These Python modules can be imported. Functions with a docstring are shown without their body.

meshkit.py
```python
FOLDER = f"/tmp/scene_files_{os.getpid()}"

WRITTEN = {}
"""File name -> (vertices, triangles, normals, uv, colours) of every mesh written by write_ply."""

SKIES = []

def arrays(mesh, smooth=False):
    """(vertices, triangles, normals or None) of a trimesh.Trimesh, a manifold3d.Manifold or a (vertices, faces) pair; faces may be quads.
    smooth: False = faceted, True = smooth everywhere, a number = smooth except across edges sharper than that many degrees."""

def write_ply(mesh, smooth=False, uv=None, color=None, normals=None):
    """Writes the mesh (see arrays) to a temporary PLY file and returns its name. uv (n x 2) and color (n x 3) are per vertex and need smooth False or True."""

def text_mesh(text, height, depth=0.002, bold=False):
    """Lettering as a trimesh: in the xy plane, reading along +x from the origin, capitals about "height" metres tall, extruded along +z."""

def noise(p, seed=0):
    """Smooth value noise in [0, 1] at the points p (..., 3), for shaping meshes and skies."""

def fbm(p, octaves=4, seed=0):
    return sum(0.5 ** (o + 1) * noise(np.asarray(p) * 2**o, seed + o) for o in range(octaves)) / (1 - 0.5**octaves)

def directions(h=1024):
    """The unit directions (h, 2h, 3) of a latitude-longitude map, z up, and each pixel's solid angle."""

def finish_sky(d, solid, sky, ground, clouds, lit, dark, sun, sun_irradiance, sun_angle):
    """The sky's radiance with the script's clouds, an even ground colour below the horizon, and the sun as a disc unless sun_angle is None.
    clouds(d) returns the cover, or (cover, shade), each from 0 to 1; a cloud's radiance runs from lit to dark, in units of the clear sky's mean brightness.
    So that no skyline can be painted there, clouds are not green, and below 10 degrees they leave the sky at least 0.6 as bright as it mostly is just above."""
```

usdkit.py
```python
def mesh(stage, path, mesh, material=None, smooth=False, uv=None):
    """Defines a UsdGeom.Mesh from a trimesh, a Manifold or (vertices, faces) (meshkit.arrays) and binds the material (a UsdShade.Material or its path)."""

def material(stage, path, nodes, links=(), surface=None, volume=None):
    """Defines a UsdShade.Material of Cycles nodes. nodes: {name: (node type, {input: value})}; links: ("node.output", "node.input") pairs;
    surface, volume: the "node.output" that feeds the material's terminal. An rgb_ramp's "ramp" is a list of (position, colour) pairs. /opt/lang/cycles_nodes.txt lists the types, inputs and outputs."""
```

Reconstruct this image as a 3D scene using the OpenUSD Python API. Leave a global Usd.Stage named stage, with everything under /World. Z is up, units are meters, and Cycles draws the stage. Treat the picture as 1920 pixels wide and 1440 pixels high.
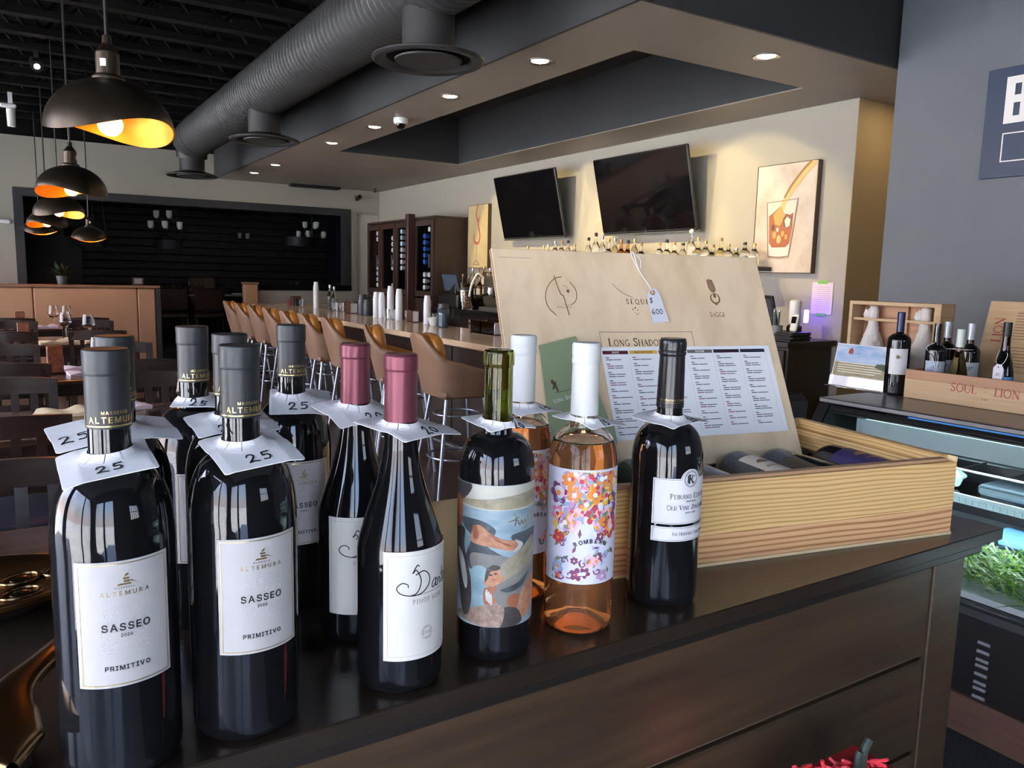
import math, random
import numpy as np, trimesh, usdkit, meshkit
from pxr import Usd, UsdGeom, UsdLux, UsdShade, Gf, Sdf, Vt
from shapely.geometry import Polygon, LineString, Point, MultiPolygon, box as sbox
from shapely.ops import unary_union
from shapely import affinity

stage = Usd.Stage.CreateInMemory()
UsdGeom.SetStageUpAxis(stage, 'Z'); UsdGeom.SetStageMetersPerUnit(stage, 1.0)
UsdGeom.Xform.Define(stage, '/World'); UsdGeom.Scope.Define(stage, '/World/Looks')
LK = '/World/Looks/'

# ---------------------------------------------------------------- camera, sky, exposure
def rot(yaw, pitch, roll):
    f = np.array([math.sin(yaw)*math.cos(pitch), math.cos(yaw)*math.cos(pitch), math.sin(pitch)])
    r0 = np.array([math.cos(yaw), -math.sin(yaw), 0]); u0 = np.cross(r0, f)
    r = r0*math.cos(roll) + u0*math.sin(roll)
    return r, np.cross(r, f), f
cr, cu, cf = rot(.56548, -.13643, .023246)
cam = UsdGeom.Camera.Define(stage, '/World/camera')
cam.AddTransformOp().Set(Gf.Matrix4d(*cr, 0, *cu, 0, *(-cf), 0, 0, 0, 1.42, 1))
cam.CreateHorizontalApertureAttr(36.0); cam.CreateVerticalApertureAttr(27.0)
cam.CreateFocalLengthAttr(36.0*1474.5/1920); cam.CreateClippingRangeAttr(Gf.Vec2f(.05, 400))
cam.CreateFocusDistanceAttr(.85); cam.CreateFStopAttr(0.0)
cam.CreateExposureAttr(1.5)

LAMP = .30     # all lamps against the daylight
usdkit.material(stage, LK+'sky', {'s': ('sky_texture', {'sky_type': 'preetham', 'sun_direction': (-.55, .35, .75), 'turbidity': 3.0, 'ground_albedo': .3}),
    't': ('texture_coordinate', {}), 'n': ('noise_texture', dict(scale=2.2, detail=5)), 'r': ('rgb_ramp', {'ramp': [(0, (.22,)*3), (.45, (.3,)*3), (.7, (.75,)*3), (1, (.85,)*3)]}), 'x': ('mix_color', {'b': (.27, .275, .28)}),
    'b': ('background_shader', {'strength': 5.0})}, [('t.generated', 'n.vector'), ('n.fac', 'r.fac'), ('r.color', 'x.fac'), ('s.color', 'x.a'), ('x.result', 'b.color')], surface='b.background')
dome = UsdLux.DomeLight.Define(stage, '/World/sky_dome'); dome.CreateIntensityAttr(1.0)
UsdShade.MaterialBindingAPI.Apply(dome.GetPrim()).Bind(UsdShade.Material.Get(stage, LK+'sky'))
sun = UsdLux.DistantLight.Define(stage, '/World/sun'); sun.CreateIntensityAttr(7.0); sun.CreateNormalizeAttr(True); sun.CreateAngleAttr(.6); sun.CreateColorAttr(Gf.Vec3f(1, .93, .82))
sun.AddRotateXYZOp().Set(Gf.Vec3f(38, 0, 200))   # high sun from beyond the roof: it lights the car park outside, not the room

# ---------------------------------------------------------------- materials
def smat(name, c, rough=.5, metal=0, spec=.5, c2=None, scale=6., stretch=(1, 1, 1), detail=3, lo=.35, hi=.65, bump=0, bscale=60., wave=None, **kw):
    """principled with optional two-tone noise (stretched for wood grain), optional wave grain and optional fine bump"""
    n = {'p': ('principled_bsdf', dict(base_color=c, roughness=rough, metallic=metal, specular_ior_level=spec, **kw))}
    l = []
    if c2 is not None or bump:
        n['t'] = ('texture_coordinate', {}); n['m'] = ('mapping', {'scale': stretch}); l.append(('t.object', 'm.vector'))
    if c2 is not None:
        if wave:
            n['n'] = ('wave_texture', dict(wave_type='bands', bands_direction=wave[0], scale=wave[1], distortion=wave[2], detail=2, detail_scale=wave[3]))
        else:
            n['n'] = ('noise_texture', dict(scale=scale, detail=detail, roughness=.6))
        n['r'] = ('rgb_ramp', {'ramp': [(0, c), (lo, c), (hi, c2), (1, c2)]})
        l += [('m.vector', 'n.vector'), ('n.fac', 'r.fac'), ('r.color', 'p.base_color')]
    if bump:
        n['bn'] = ('noise_texture', dict(scale=bscale, detail=3)); n['b'] = ('bump', dict(strength=bump, distance=.002))
        l += [('m.vector', 'bn.vector'), ('bn.fac', 'b.height'), ('b.normal', 'p.normal')]
    usdkit.material(stage, LK+name, n, l, surface='p.BSDF')
    return LK+name
def emat(name, c, strength, base=(.02, .02, .02)):
    usdkit.material(stage, LK+name, {'p': ('principled_bsdf', dict(base_color=base, emission_color=c, emission_strength=strength*LAMP, roughness=.4))}, [], surface='p.BSDF')
    return LK+name
def gmat(name, c=(1, 1, 1), rough=0., ior=1.45, **kw):
    usdkit.material(stage, LK+name, {'p': ('principled_bsdf', dict(**{**dict(base_color=c, roughness=rough, ior=ior, transmission_weight=1.0), **kw}))}, [], surface='p.BSDF')
    return LK+name
def pane_mat(name, tint=(1, 1, 1), ior=1.45):
    usdkit.material(stage, LK+name, {'f': ('fresnel', {'IOR': ior}), 't': ('transparent_bsdf', {'color': tint}), 'g': ('glossy_bsdf', {'color': (1, 1, 1), 'roughness': .01}), 'm': ('mix_closure', {})},
        [('f.fac', 'm.fac'), ('t.BSDF', 'm.closure1'), ('g.BSDF', 'm.closure2')], surface='m.closure')
    return LK+name

# ---------------------------------------------------------------- names, things, parts
_used = {}
def _num(parent, name):
    k = (parent, name); n = _used.get(k, 0); _used[k] = n+1
    return f'{parent}/{name}' + (f'_{n:03d}' if n else '')
def _data(p, **kw):
    for k, v in kw.items():
        if v: p.SetCustomDataByKey(k, v)
def T(name, label=None, cat=None, loc=(0, 0, 0), rz=0, group=None, kind=None):
    x = UsdGeom.Xform.Define(stage, _num('/World', name))
    x.AddTranslateOp().Set(Gf.Vec3d(*map(float, loc)))
    if rz: x.AddRotateZOp().Set(float(rz))
    _data(x.GetPrim(), label=label, category=cat, group=group, kind=kind)
    return x.GetPrim()
def P(parent, name, mesh, m, smooth=35, label=None, kind=None):
    path = _num(str(parent.GetPath()), name)
    g = usdkit.mesh(stage, path, mesh, m, smooth)
    _data(g.GetPrim(), label=label, kind=kind)
    return g.GetPrim()
def S(name, mesh, m, label=None, cat=None, group=None, kind=None, smooth=35):
    g = usdkit.mesh(stage, _num('/World', name), mesh, m, smooth)
    _data(g.GetPrim(), label=label, category=cat, group=group, kind=kind)
    return g.GetPrim()
def ST(name, mesh, m, parent=None, smooth=False):
    g = usdkit.mesh(stage, _num(str(parent.GetPath()) if parent else '/World', name), mesh, m, smooth)
    if parent is None: _data(g.GetPrim(), kind='structure')
    return g.GetPrim()
def SX(name):
    x = UsdGeom.Xform.Define(stage, _num('/World', name)); _data(x.GetPrim(), kind='structure'); return x.GetPrim()
def dup(src, loc, rz=0, label=None, group=None, cat=None, scale=None):
    was = src.GetCustomData(); name = src.GetName()
    if name[-4:-3] == '_' and name[-3:].isdigit(): name = name[:-4]
    x = UsdGeom.Xform.Define(stage, _num('/World', name)); p = x.GetPrim()
    p.GetReferences().AddInternalReference(src.GetPath())
    x.ClearXformOpOrder()
    x.AddTranslateOp(opSuffix='at').Set(Gf.Vec3d(*map(float, loc))); x.AddRotateZOp(opSuffix='at').Set(float(rz))
    if scale: x.AddScaleOp(opSuffix='at').Set(Gf.Vec3f(*scale))
    p.SetInstanceable(True)
    _data(p, label=label or was.get('label'), category=cat or was.get('category'), group=group or was.get('group'))
    return p

# ---------------------------------------------------------------- shapes
def J(*ms):
    ms = [m for a in ms for m in (a if isinstance(a, (list, tuple)) else [a])]
    return trimesh.util.concatenate([trimesh.Trimesh(*_vf(m), process=False) for m in ms])
def _vf(m):
    return (m.vertices, m.faces)
def bx(x0, x1, y0, y1, z0, z1, b=0):
    x0, x1 = min(x0, x1), max(x0, x1); y0, y1 = min(y0, y1), max(y0, y1); z0, z1 = min(z0, z1), max(z0, z1)
    if not b:
        m = trimesh.creation.box([x1-x0, y1-y0, z1-z0]); m.apply_translation([(x0+x1)/2, (y0+y1)/2, (z0+z1)/2]); return m
    b = min(b, (x1-x0)*.45, (y1-y0)*.45, (z1-z0)*.45)
    pts = []
    for x, sx in ((x0, 1), (x1, -1)):
        for y, sy in ((y0, 1), (y1, -1)):
            for z, sz in ((z0, 1), (z1, -1)):
                pts += [(x, y+sy*b, z+sz*b), (x+sx*b, y, z+sz*b), (x+sx*b, y+sy*b, z)]
    return trimesh.convex.convex_hull(np.array(pts))
def tr(m, loc=(0, 0, 0), rz=0, rx=0, ry=0, sc=None):
    m = m.copy()
    if sc is not None: m.apply_scale(sc)
    for a, ax in ((rx, [1, 0, 0]), (ry, [0, 1, 0]), (rz, [0, 0, 1])):
        if a: m.apply_transform(trimesh.transformations.rotation_matrix(math.radians(a), ax))
    m.apply_translation(loc); return m
def grid_faces(nr, nc, wrapc=False):
    i, j = np.meshgrid(np.arange(nr-1), np.arange(nc if wrapc else nc-1), indexing='ij'); j2 = (j+1) % nc
    q = np.stack([i*nc+j, i*nc+j2, (i+1)*nc+j2, (i+1)*nc+j], -1).reshape(-1, 4)
    return np.vstack([q[:, [0, 1, 2]], q[:, [0, 2, 3]]])
def lathe(prof, n=32, c=(0, 0, 0)):
    """profile of (radius, height) from the bottom up along the outside; ends on the axis where radius is 0"""
    prof = np.array(prof, float); a = np.arange(n)*2*math.pi/n
    v = np.stack([prof[:, :1]*np.cos(a), prof[:, :1]*np.sin(a), np.repeat(prof[:, 1:], n, 1)], -1).reshape(-1, 3)
    f = grid_faces(len(prof), n, True)
    keep = np.ones(len(f), bool)
    m = trimesh.Trimesh(v+np.array(c), f, process=False); m.merge_vertices(); m.update_faces(m.nondegenerate_faces()); return m
def rounded(prof, rad, k=4):
    """rounds the inner corners of a profile"""
    p = [np.array(x, float) for x in prof]; out = [p[0]]
    for i in range(1, len(p)-1):
        r = rad[i] if isinstance(rad, (list, dict)) and (not isinstance(rad, dict) or i in rad) else (0 if isinstance(rad, dict) else rad)
        a, b = p[i-1]-p[i], p[i+1]-p[i]; la, lb = np.linalg.norm(a), np.linalg.norm(b)
        r = min(r, la*.48, lb*.48)
        if r < 1e-6: out.append(p[i]); continue
        s, e = p[i]+a/la*r, p[i]+b/lb*r
        for t in np.linspace(0, 1, k+1): out.append((1-t)**2*s+2*t*(1-t)*p[i]+t*t*e)
    return out+[p[-1]]
def tube(pts, r, n=8, closed=False):
    p = np.array(pts, float); N = len(p); r = np.broadcast_to(r, (N,))
    t = np.roll(p, -1, 0)-np.roll(p, 1, 0) if closed else np.gradient(p, axis=0)
    t /= np.linalg.norm(t, axis=1, keepdims=True)+1e-12
    ref = np.array([0, 0, 1.]) if abs(t[0, 2]) < .9 else np.array([1., 0, 0]); A = []
    a = np.cross(t[0], ref)
    for k in range(N):
        a = a-t[k]*(a@t[k]); a /= np.linalg.norm(a)+1e-12; A.append(a.copy())
    A = np.array(A); B = np.cross(t, A); ang = np.arange(n)*2*math.pi/n
    v = p[:, None]+r[:, None, None]*(np.cos(ang)[None, :, None]*A[:, None]+np.sin(ang)[None, :, None]*B[:, None])
    v = v.reshape(-1, 3); f = grid_faces(N, n, True)
    if closed:
        j = np.arange(n); q = np.stack([(N-1)*n+j, (N-1)*n+(j+1) % n, (j+1) % n, j], -1); f = np.vstack([f, q[:, [0, 1, 2]], q[:, [0, 2, 3]]])
    else:
        v = np.vstack([v, p[0], p[-1]]); j = np.arange(n)
        f = np.vstack([f, np.stack([np.full(n, N*n), (j+1) % n, j], -1), np.stack([np.full(n, N*n+1), (N-1)*n+j, (N-1)*n+(j+1) % n], -1)])
    m = trimesh.Trimesh(v, f, process=False)
    return m
def bez(pts, n=16):
    """Catmull-Rom through points"""
    p = np.array(pts, float); q = np.vstack([2*p[0]-p[1], p, 2*p[-1]-p[-2]]); out = []
    for i in range(1, len(q)-2):
        for s in np.linspace(0, 1, n, endpoint=False):
            out.append(.5*(2*q[i]+(q[i+1]-q[i-1])*s+(2*q[i-1]-5*q[i]+4*q[i+1]-q[i+2])*s*s+(3*q[i]-q[i-1]-3*q[i+1]+q[i+2])*s**3))
    return np.array(out+[p[-1]])
def ext(poly, d=.0003, z=0):
    ps = [g for g in getattr(poly, 'geoms', [poly]) if g.geom_type == 'Polygon' and g.area > 1e-9]
    m = trimesh.util.concatenate([trimesh.creation.extrude_polygon(g, d, engine='earcut') for g in ps]); m.apply_translation([0, 0, z]); return m
def fine(m, edge):
    v, f = trimesh.remesh.subdivide_to_size(m.vertices, m.faces, edge, max_iter=12); return trimesh.Trimesh(v, f, process=False)
def bend(m, r, a0, z0=0, c=(0, 0)):
    """flat x,y,z -> onto an upright cylinder of radius r at angle a0 (degrees; -90 faces -y); x runs to the right as seen from outside"""
    v = np.array(m.vertices); a = math.radians(a0)+v[:, 0]/r; R = r+v[:, 2]
    return trimesh.Trimesh(np.stack([c[0]+R*np.cos(a), c[1]+R*np.sin(a), z0+v[:, 1]], -1), m.faces, process=False)
def frame(m, o, U, V, N):
    v = np.array(m.vertices); return trimesh.Trimesh(np.array(o)+v[:, :1]*np.array(U)+v[:, 1:2]*np.array(V)+v[:, 2:]*np.array(N), m.faces, process=False)
def sector(r, z0, z1, a0, a1, th=.0003, n=24, c=(0, 0)):
    """a label wrapped on a cylinder"""
    a = np.radians(np.linspace(a0, a1, n)); rows = [(r, z0), (r+th, z0), (r+th, z1), (r, z1), (r, z0)]
    v = np.array([[c[0]+q*math.cos(t), c[1]+q*math.sin(t), z] for q, z in rows for t in a])
    return trimesh.Trimesh(v, grid_faces(5, n)[:, ::-1], process=False)
_tc = {}
def TXT(s, h, bold=False, d=.0002, align='c', sp=0):
    """plain sans lettering, centred on x = 0 with its baseline on y = 0; sp letter-spaces"""
    if sp:
        x, out = 0, []
        for ch in s:
            if ch == ' ': x += h*.5+sp; continue
            g = TXT(ch, h, bold, d, 'l'); out.append(tr(g, (x, 0, 0))); x += g.bounds[1][0]+sp
        m = J(out)
    else:
        k = (s, bold)
        if k not in _tc: _tc[k] = meshkit.text_mesh(s, 1.0, 1.0, bold)
        m = _tc[k].copy(); m.apply_scale([h, h, d])
    x0, x1 = m.bounds[0][0], m.bounds[1][0]
    m.apply_translation([-(x0+x1)/2 if align == 'c' else -x0, 0, 0]); return m
def ell(cx, cy, rx, ry, w, a0=0, a1=360, n=24):
    a = np.radians(np.linspace(a0, a1, n)); return (w, list(zip(cx+rx*np.cos(a), cy+ry*np.sin(a))))
_k, _t = .15, .05
GL = {
 'A': (.74, [(_t, [(.04, 0), (.36, 1)]), (_k, [(.36, .97), (.68, 0)]), (_t, [(.15, .33), (.57, .33)])], [(.04, 0), (.68, 0)]),
 'C': (.74, [ell(.42, .5, .35, .48, .1, 48, 312)], []),
 'D': (.76, [(_k, [(.12, 0), (.12, 1)]), ell(.16, .5, .5, .475, .1, -90, 90)], [(.1, 0), (.1, 1)]),
 'E': (.62, [(_k, [(.12, 0), (.12, 1)]), (_t, [(.1, .975), (.55, .975), (.55, .82)]), (_t, [(.1, .52), (.42, .52)]), (_t, [(.1, .025), (.56, .025), (.58, .18)])], [(.1, 0), (.1, 1)]),
 'F': (.58, [(_k, [(.12, 0), (.12, 1)]), (_t, [(.1, .975), (.54, .975), (.54, .82)]), (_t, [(.1, .52), (.4, .52)])], [(.12, 0), (.1, 1)]),
 'G': (.8, [ell(.42, .5, .35, .48, .1, 48, 330), (_k, [(.68, .05), (.68, .42)])], [(.66, .42)]),
 'H': (.82, [(_k, [(.12, 0), (.12, 1)]), (_k, [(.7, 0), (.7, 1)]), (_t, [(.12, .52), (.7, .52)])], [(.12, 0), (.12, 1), (.7, 0), (.7, 1)]),
 'I': (.26, [(_k, [(.13, 0), (.13, 1)])], [(.13, 0), (.13, 1)]),
 'L': (.58, [(_k, [(.12, 0), (.12, 1)]), (_t, [(.1, .025), (.52, .025), (.55, .2)])], [(.12, 0), (.12, 1)]),
 'N': (.84, [(_t, [(.12, 0), (.12, 1)]), (_k, [(.12, .97), (.7, .04)]), (_t, [(.7, 0), (.7, 1)])], [(.12, 0), (.08, 1), (.7, 1)]),
 'O': (.84, [ell(.42, .5, .36, .48, .1)], []),
 'P': (.62, [(_k, [(.12, 0), (.12, 1)]), ell(.2, .74, .33, .235, .08, -90, 90), (_t, [(.1, .975), (.25, .975)]), (_t, [(.1, .505), (.25, .505)])], [(.12, 0), (.1, 1)]),
 'Q': (.84, [ell(.42, .5, .36, .48, .1), (.09, [(.4, .1), (.75, -.18)])], []),
 'R': (.72, [(_k, [(.12, 0), (.12, 1)]), ell(.2, .74, .32, .235, .08, -90, 90), (_t, [(.1, .975), (.25, .975)]), (_t, [(.1, .505), (.28, .505)]), (.12, [(.28, .5), (.64, 0)])], [(.12, 0), (.1, 1), (.64, 0)]),
 'S': (.58, [(.11, [tuple(q) for q in bez([(.5, .78), (.44, .93), (.28, .96), (.12, .86), (.14, .66), (.3, .52), (.46, .38), (.46, .14), (.28, .04), (.12, .08), (.06, .24)], 4)])], []),
 'T': (.66, [(_k, [(.33, 0), (.33, 1)]), (_t, [(.03, .8), (.05, .975), (.61, .975), (.63, .8)])], [(.33, 0)]),
 'U': (.8, [(_k, [(.12, 1), (.12, .3)]), ell(.4, .32, .28, .29, .08, 180, 360), (_t, [(.68, .3), (.68, 1)])], [(.12, 1), (.68, 1)]),
 'V': (.74, [(_k, [(.06, 1), (.38, .03)]), (_t, [(.38, .03), (.68, 1)])], [(.06, 1), (.68, 1)]),
 'W': (1.05, [(_k, [(.06, 1), (.34, .03)]), (_t, [(.34, .03), (.55, .95)]), (_k, [(.55, .95), (.78, .03)]), (_t, [(.78, .03), (1., 1)])], [(.06, 1), (1., 1)]),
 'Y': (.7, [(_k, [(.06, 1), (.35, .45)]), (_t, [(.64, 1), (.35, .45)]), (_k, [(.35, .48), (.35, 0)])], [(.06, 1), (.64, 1), (.35, 0)]),
 'Z': (.66, [(_t, [(.08, .8), (.1, .975), (.58, .975)]), (_k, [(.54, .96), (.1, .04)]), (_t, [(.06, .025), (.58, .025), (.6, .2)])], []),
}
_sg = {}
def SER(s, h, d=.0002, align='c', sp=.06):
    """roman capitals with serifs; lower-case letters are set as small capitals"""
    x, out = 0, []
    for ch in s:
        if ch == ' ': x += .42; continue
        k = .78 if ch.islower() else 1.; g = ch.upper()
        if g not in _sg:
            w, st, se = GL[g]
            _sg[g] = w, unary_union([LineString(p).buffer(a/2, cap_style=2, join_style=2) for a, p in st]+[sbox(a-.13, min(b, .955)-(0 if b < .5 else 0), a+.13, min(b, .955)+.045) for a, b in se])
        w, poly = _sg[g]
        out.append(affinity.translate(affinity.scale(poly, k, k, origin=(0, 0)), x, 0)); x += w*k+sp
    m = ext(unary_union(out), 1.0); m.apply_scale([h, h, d])
    m.apply_translation([-(x-sp)*h/2 if align == 'c' else 0, 0, 0]); return m
def strokes(lines, w, d=.0002):
    """pen strokes"""
    return ext(unary_union([LineString([tuple(q) for q in (bez(l, 6) if len(l) > 2 else l)]).buffer(w/2, quad_segs=3) for l in lines]), d)
DIG = {'2': [[(.02, .75), (.15, .98), (.42, .92), (.44, .66), (.22, .3), (.0, .03)], [(.0, .03), (.3, .08), (.6, .0)]], '5': [[(.12, .97), (.55, 1.)], [(.12, .97), (.08, .58), (.34, .62), (.48, .36), (.32, .06), (.0, .06)]],
       '0': [[(.28, .95), (.06, .7), (.06, .25), (.28, .03), (.5, .28), (.5, .7), (.28, .95)]], '1': [[(.2, .98), (.18, .02)]],
       '6': [[(.4, .98), (.12, .7), (.02, .3), (.2, .02), (.45, .15), (.4, .42), (.1, .36)]], '$': [[(.45, .8), (.2, .85), (.1, .65), (.4, .45), (.4, .2), (.05, .15)], [(.27, 1.), (.24, .0)]]}
def hand(s, h, w, d=.0002, gap=.75):
    out, x = [], 0
    for ch in s:
        out += [[(x+a*h, b*h) for a, b in l] for l in DIG[ch]]; x += h*gap
    m = strokes(out, w, d); m.apply_translation([-m.bounds[:, 0].mean(), -h/2, 0]); return m

def ORD(k):
    w = ['first', 'second', 'third', 'fourth', 'fifth', 'sixth', 'seventh', 'eighth', 'ninth', 'tenth', 'eleventh', 'twelfth', 'thirteenth', 'fourteenth', 'fifteenth', 'sixteenth', 'seventeenth', 'eighteenth', 'nineteenth']
    return w[k] if k < 19 else ('twentieth' if k == 19 else 'twenty-'+w[k-20] if k < 29 else 'thirtieth')
# ================================================================ palette
BEIGE = smat('wall_beige', (.385, .36, .295), .75); BEIGE2 = smat('wall_door_beige', (.56, .53, .45), .7)
TAN = smat('wall_tan', (.50, .37, .19), .6)  # beige wall again, with the warm light on it put into the colour
BLUEW = smat('wall_blue', (.118, .131, .150), .55, c2=(.13, .142, .158), scale=3)
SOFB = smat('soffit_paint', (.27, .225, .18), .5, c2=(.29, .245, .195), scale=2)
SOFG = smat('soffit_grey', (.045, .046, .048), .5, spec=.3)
BLACKP = smat('black_paint', (.005, .005, .005), .7, spec=.12); DKTRIM = smat('dark_trim', (.03, .032, .034), .5)
JOISTM = smat('joist_paint', (.006, .0052, .005), .7, spec=.1)
PLANKM = [smat(f'dark_plank_{i}', (.060+.012*i, .060+.012*i, .058+.011*i), .55, c2=(.03, .03, .03), scale=5, stretch=(1, 12, 12)) for i in range(3)]
DUCTM = smat('duct_paint', (.030, .030, .0295), .5)
WHITE = smat('white_plastic', (.80, .80, .78), .4); BLK = smat('black_plastic', (.012, .012, .013), .4); BLKG = smat('black_gloss', (.006, .006, .007), .06)
STEEL = smat('brushed_steel', (.55, .56, .57), .28, metal=1); CHROME = smat('chrome', (.7, .7, .7), .12, metal=1)
GLASS = gmat('clear_glass', (1, 1, 1)); PANE = pane_mat('window_pane')
WHITEP = smat('white_paper', (.78, .78, .80), .7); INK = smat('black_ink', (.012, .012, .014), .6)
usdkit.material(stage, LK+'wood_floor', {'t': ('texture_coordinate', {}), 'm': ('mapping', {'rotation': (0, 0, 1.5708)}), 'b': ('brick_texture', dict(color1=(.085, .046, .028), color2=(.125, .07, .042), mortar=(.02, .012, .008), scale=1, brick_width=1.3, row_height=.13, mortar_size=.003, offset=.37)),
    'm2': ('mapping', {'scale': (14, 1.2, 1)}), 'n': ('noise_texture', dict(scale=3, detail=4)), 'r': ('rgb_ramp', {'ramp': [(0, (.6, .6, .6)), (1, (1.25, 1.2, 1.15))]}), 'x': ('mix_color', {'blend_type': 'multiply', 'fac': 1.0}), 'p': ('principled_bsdf', dict(roughness=.32))},
    [('t.object', 'm.vector'), ('m.vector', 'b.vector'), ('t.object', 'm2.vector'), ('m2.vector', 'n.vector'), ('n.fac', 'r.fac'), ('b.color', 'x.a'), ('r.color', 'x.b'), ('x.result', 'p.base_color')], surface='p.BSDF')
CARPET = smat('dark_carpet', (.012, .014, .016), .95, c2=(.035, .04, .045), scale=160, lo=.45, hi=.62, bump=.8, bscale=260)
CONC = smat('car_park', (.42, .43, .44), .85, c2=(.34, .35, .36), scale=.6)
CEILM = BLACKP

# ================================================================ the room
ST('floor', bx(-2.55, 6.2, 2.3, 15.7, -.12, 0), LK+'wood_floor'); ST('floor', bx(1.1, 6.2, -2.45, 2.3, -.12, 0), CARPET); ST('floor', bx(-2.55, 1.1, -2.45, 2.3, -.12, 0), smat('entrance_tile', (.24, .25, .26), .25))
g = ST('ground', bx(-70, 60, -70, 70, -.4, -.18), CONC)
XS, ZS = 2.4, 2.64        # bar soffit: outer edge and underside
# ceiling: deck and open-web joists
ce = SX('ceiling'); ST('deck', bx(-2.7, 6.4, -2.5, 15.9, 3.6, 3.75), BLACKP, ce)
for k in range(24):
    y = -.35+.5*k
    ms = [bx(-2.4, 2.39, y-.045, y+.045, 3.5, 3.56), bx(-2.4, 2.39, y-.05, y+.05, 3.12, 3.17)]
    x = -2.4
    while x < 2.2:
        ms += [tube([(x, y, 3.16), (x+.27, y, 3.51)], .012, 4), tube([(x+.27, y, 3.51), (x+.54, y, 3.16)], .012, 4)]; x += .54
    ST('joist', J(ms), JOISTM, ce)
# bar soffit with its tray
so = SX('ceiling')
TX0, TX1, TY0, TY1, TZ = 2.9, 4.30, 3.42, 8.0, 3.14
for nm, b in (('soffit_panel', (XS+.02, TX0, 2.82, 11.45)), ('soffit_panel', (TX1, 4.8, 2.82, 11.45)), ('soffit_panel', (TX0, TX1, 2.82, TY0)), ('soffit_panel', (TX0, TX1, TY1, 11.45)), ('soffit_panel', (4.8, 5.7, 2.77, 3.36)), ):
    ST(nm, bx(b[0], b[1], b[2], b[3], ZS, ZS+.008), SOFB, so)
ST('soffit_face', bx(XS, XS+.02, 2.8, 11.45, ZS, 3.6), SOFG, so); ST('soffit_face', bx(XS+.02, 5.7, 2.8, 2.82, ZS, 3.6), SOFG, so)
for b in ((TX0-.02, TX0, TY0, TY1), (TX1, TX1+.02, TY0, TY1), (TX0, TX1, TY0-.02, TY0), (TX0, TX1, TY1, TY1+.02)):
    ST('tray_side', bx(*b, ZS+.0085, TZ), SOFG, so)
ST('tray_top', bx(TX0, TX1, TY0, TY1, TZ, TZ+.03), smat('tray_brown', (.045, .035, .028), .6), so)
# walls
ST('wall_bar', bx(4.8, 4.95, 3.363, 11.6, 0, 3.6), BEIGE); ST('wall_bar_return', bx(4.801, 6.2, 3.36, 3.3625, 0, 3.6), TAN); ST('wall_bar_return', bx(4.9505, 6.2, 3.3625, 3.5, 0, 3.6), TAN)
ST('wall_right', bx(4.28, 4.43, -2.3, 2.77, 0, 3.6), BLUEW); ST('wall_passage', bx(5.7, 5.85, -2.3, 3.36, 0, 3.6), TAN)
FY = 11.45
wf = SX('wall_far')
for b, m in (((-2.4, .06, 0, 2.96), BEIGE), ((.06, 4.34, 2.35, 2.96), BEIGE), ((4.34, 4.40, 0, 2.96), BEIGE), ((4.40, 4.8, 2.32, 2.96), BEIGE), ((-2.4, 4.8, 2.96, 3.6), BLACKP), ((2.93, 4.34, 0, 1.14), BEIGE)):
    ST('wall_panel', bx(b[0], b[1], FY, FY+.15, b[2], b[3]), m, wf)
t = SX('trim'); 
for b in ((.06, .16, 0, 2.35), (4.24, 4.34, 1.22, 2.35), (.16, 4.24, 2.25, 2.35)): ST('casing', bx(b[0], b[1], FY-.012, FY+.162, b[2], b[3]), DKTRIM, t)
ST('trim', bx(2.93, 4.34, FY-.02, FY+.18, 1.14, 1.22), BLACKP)
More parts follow.
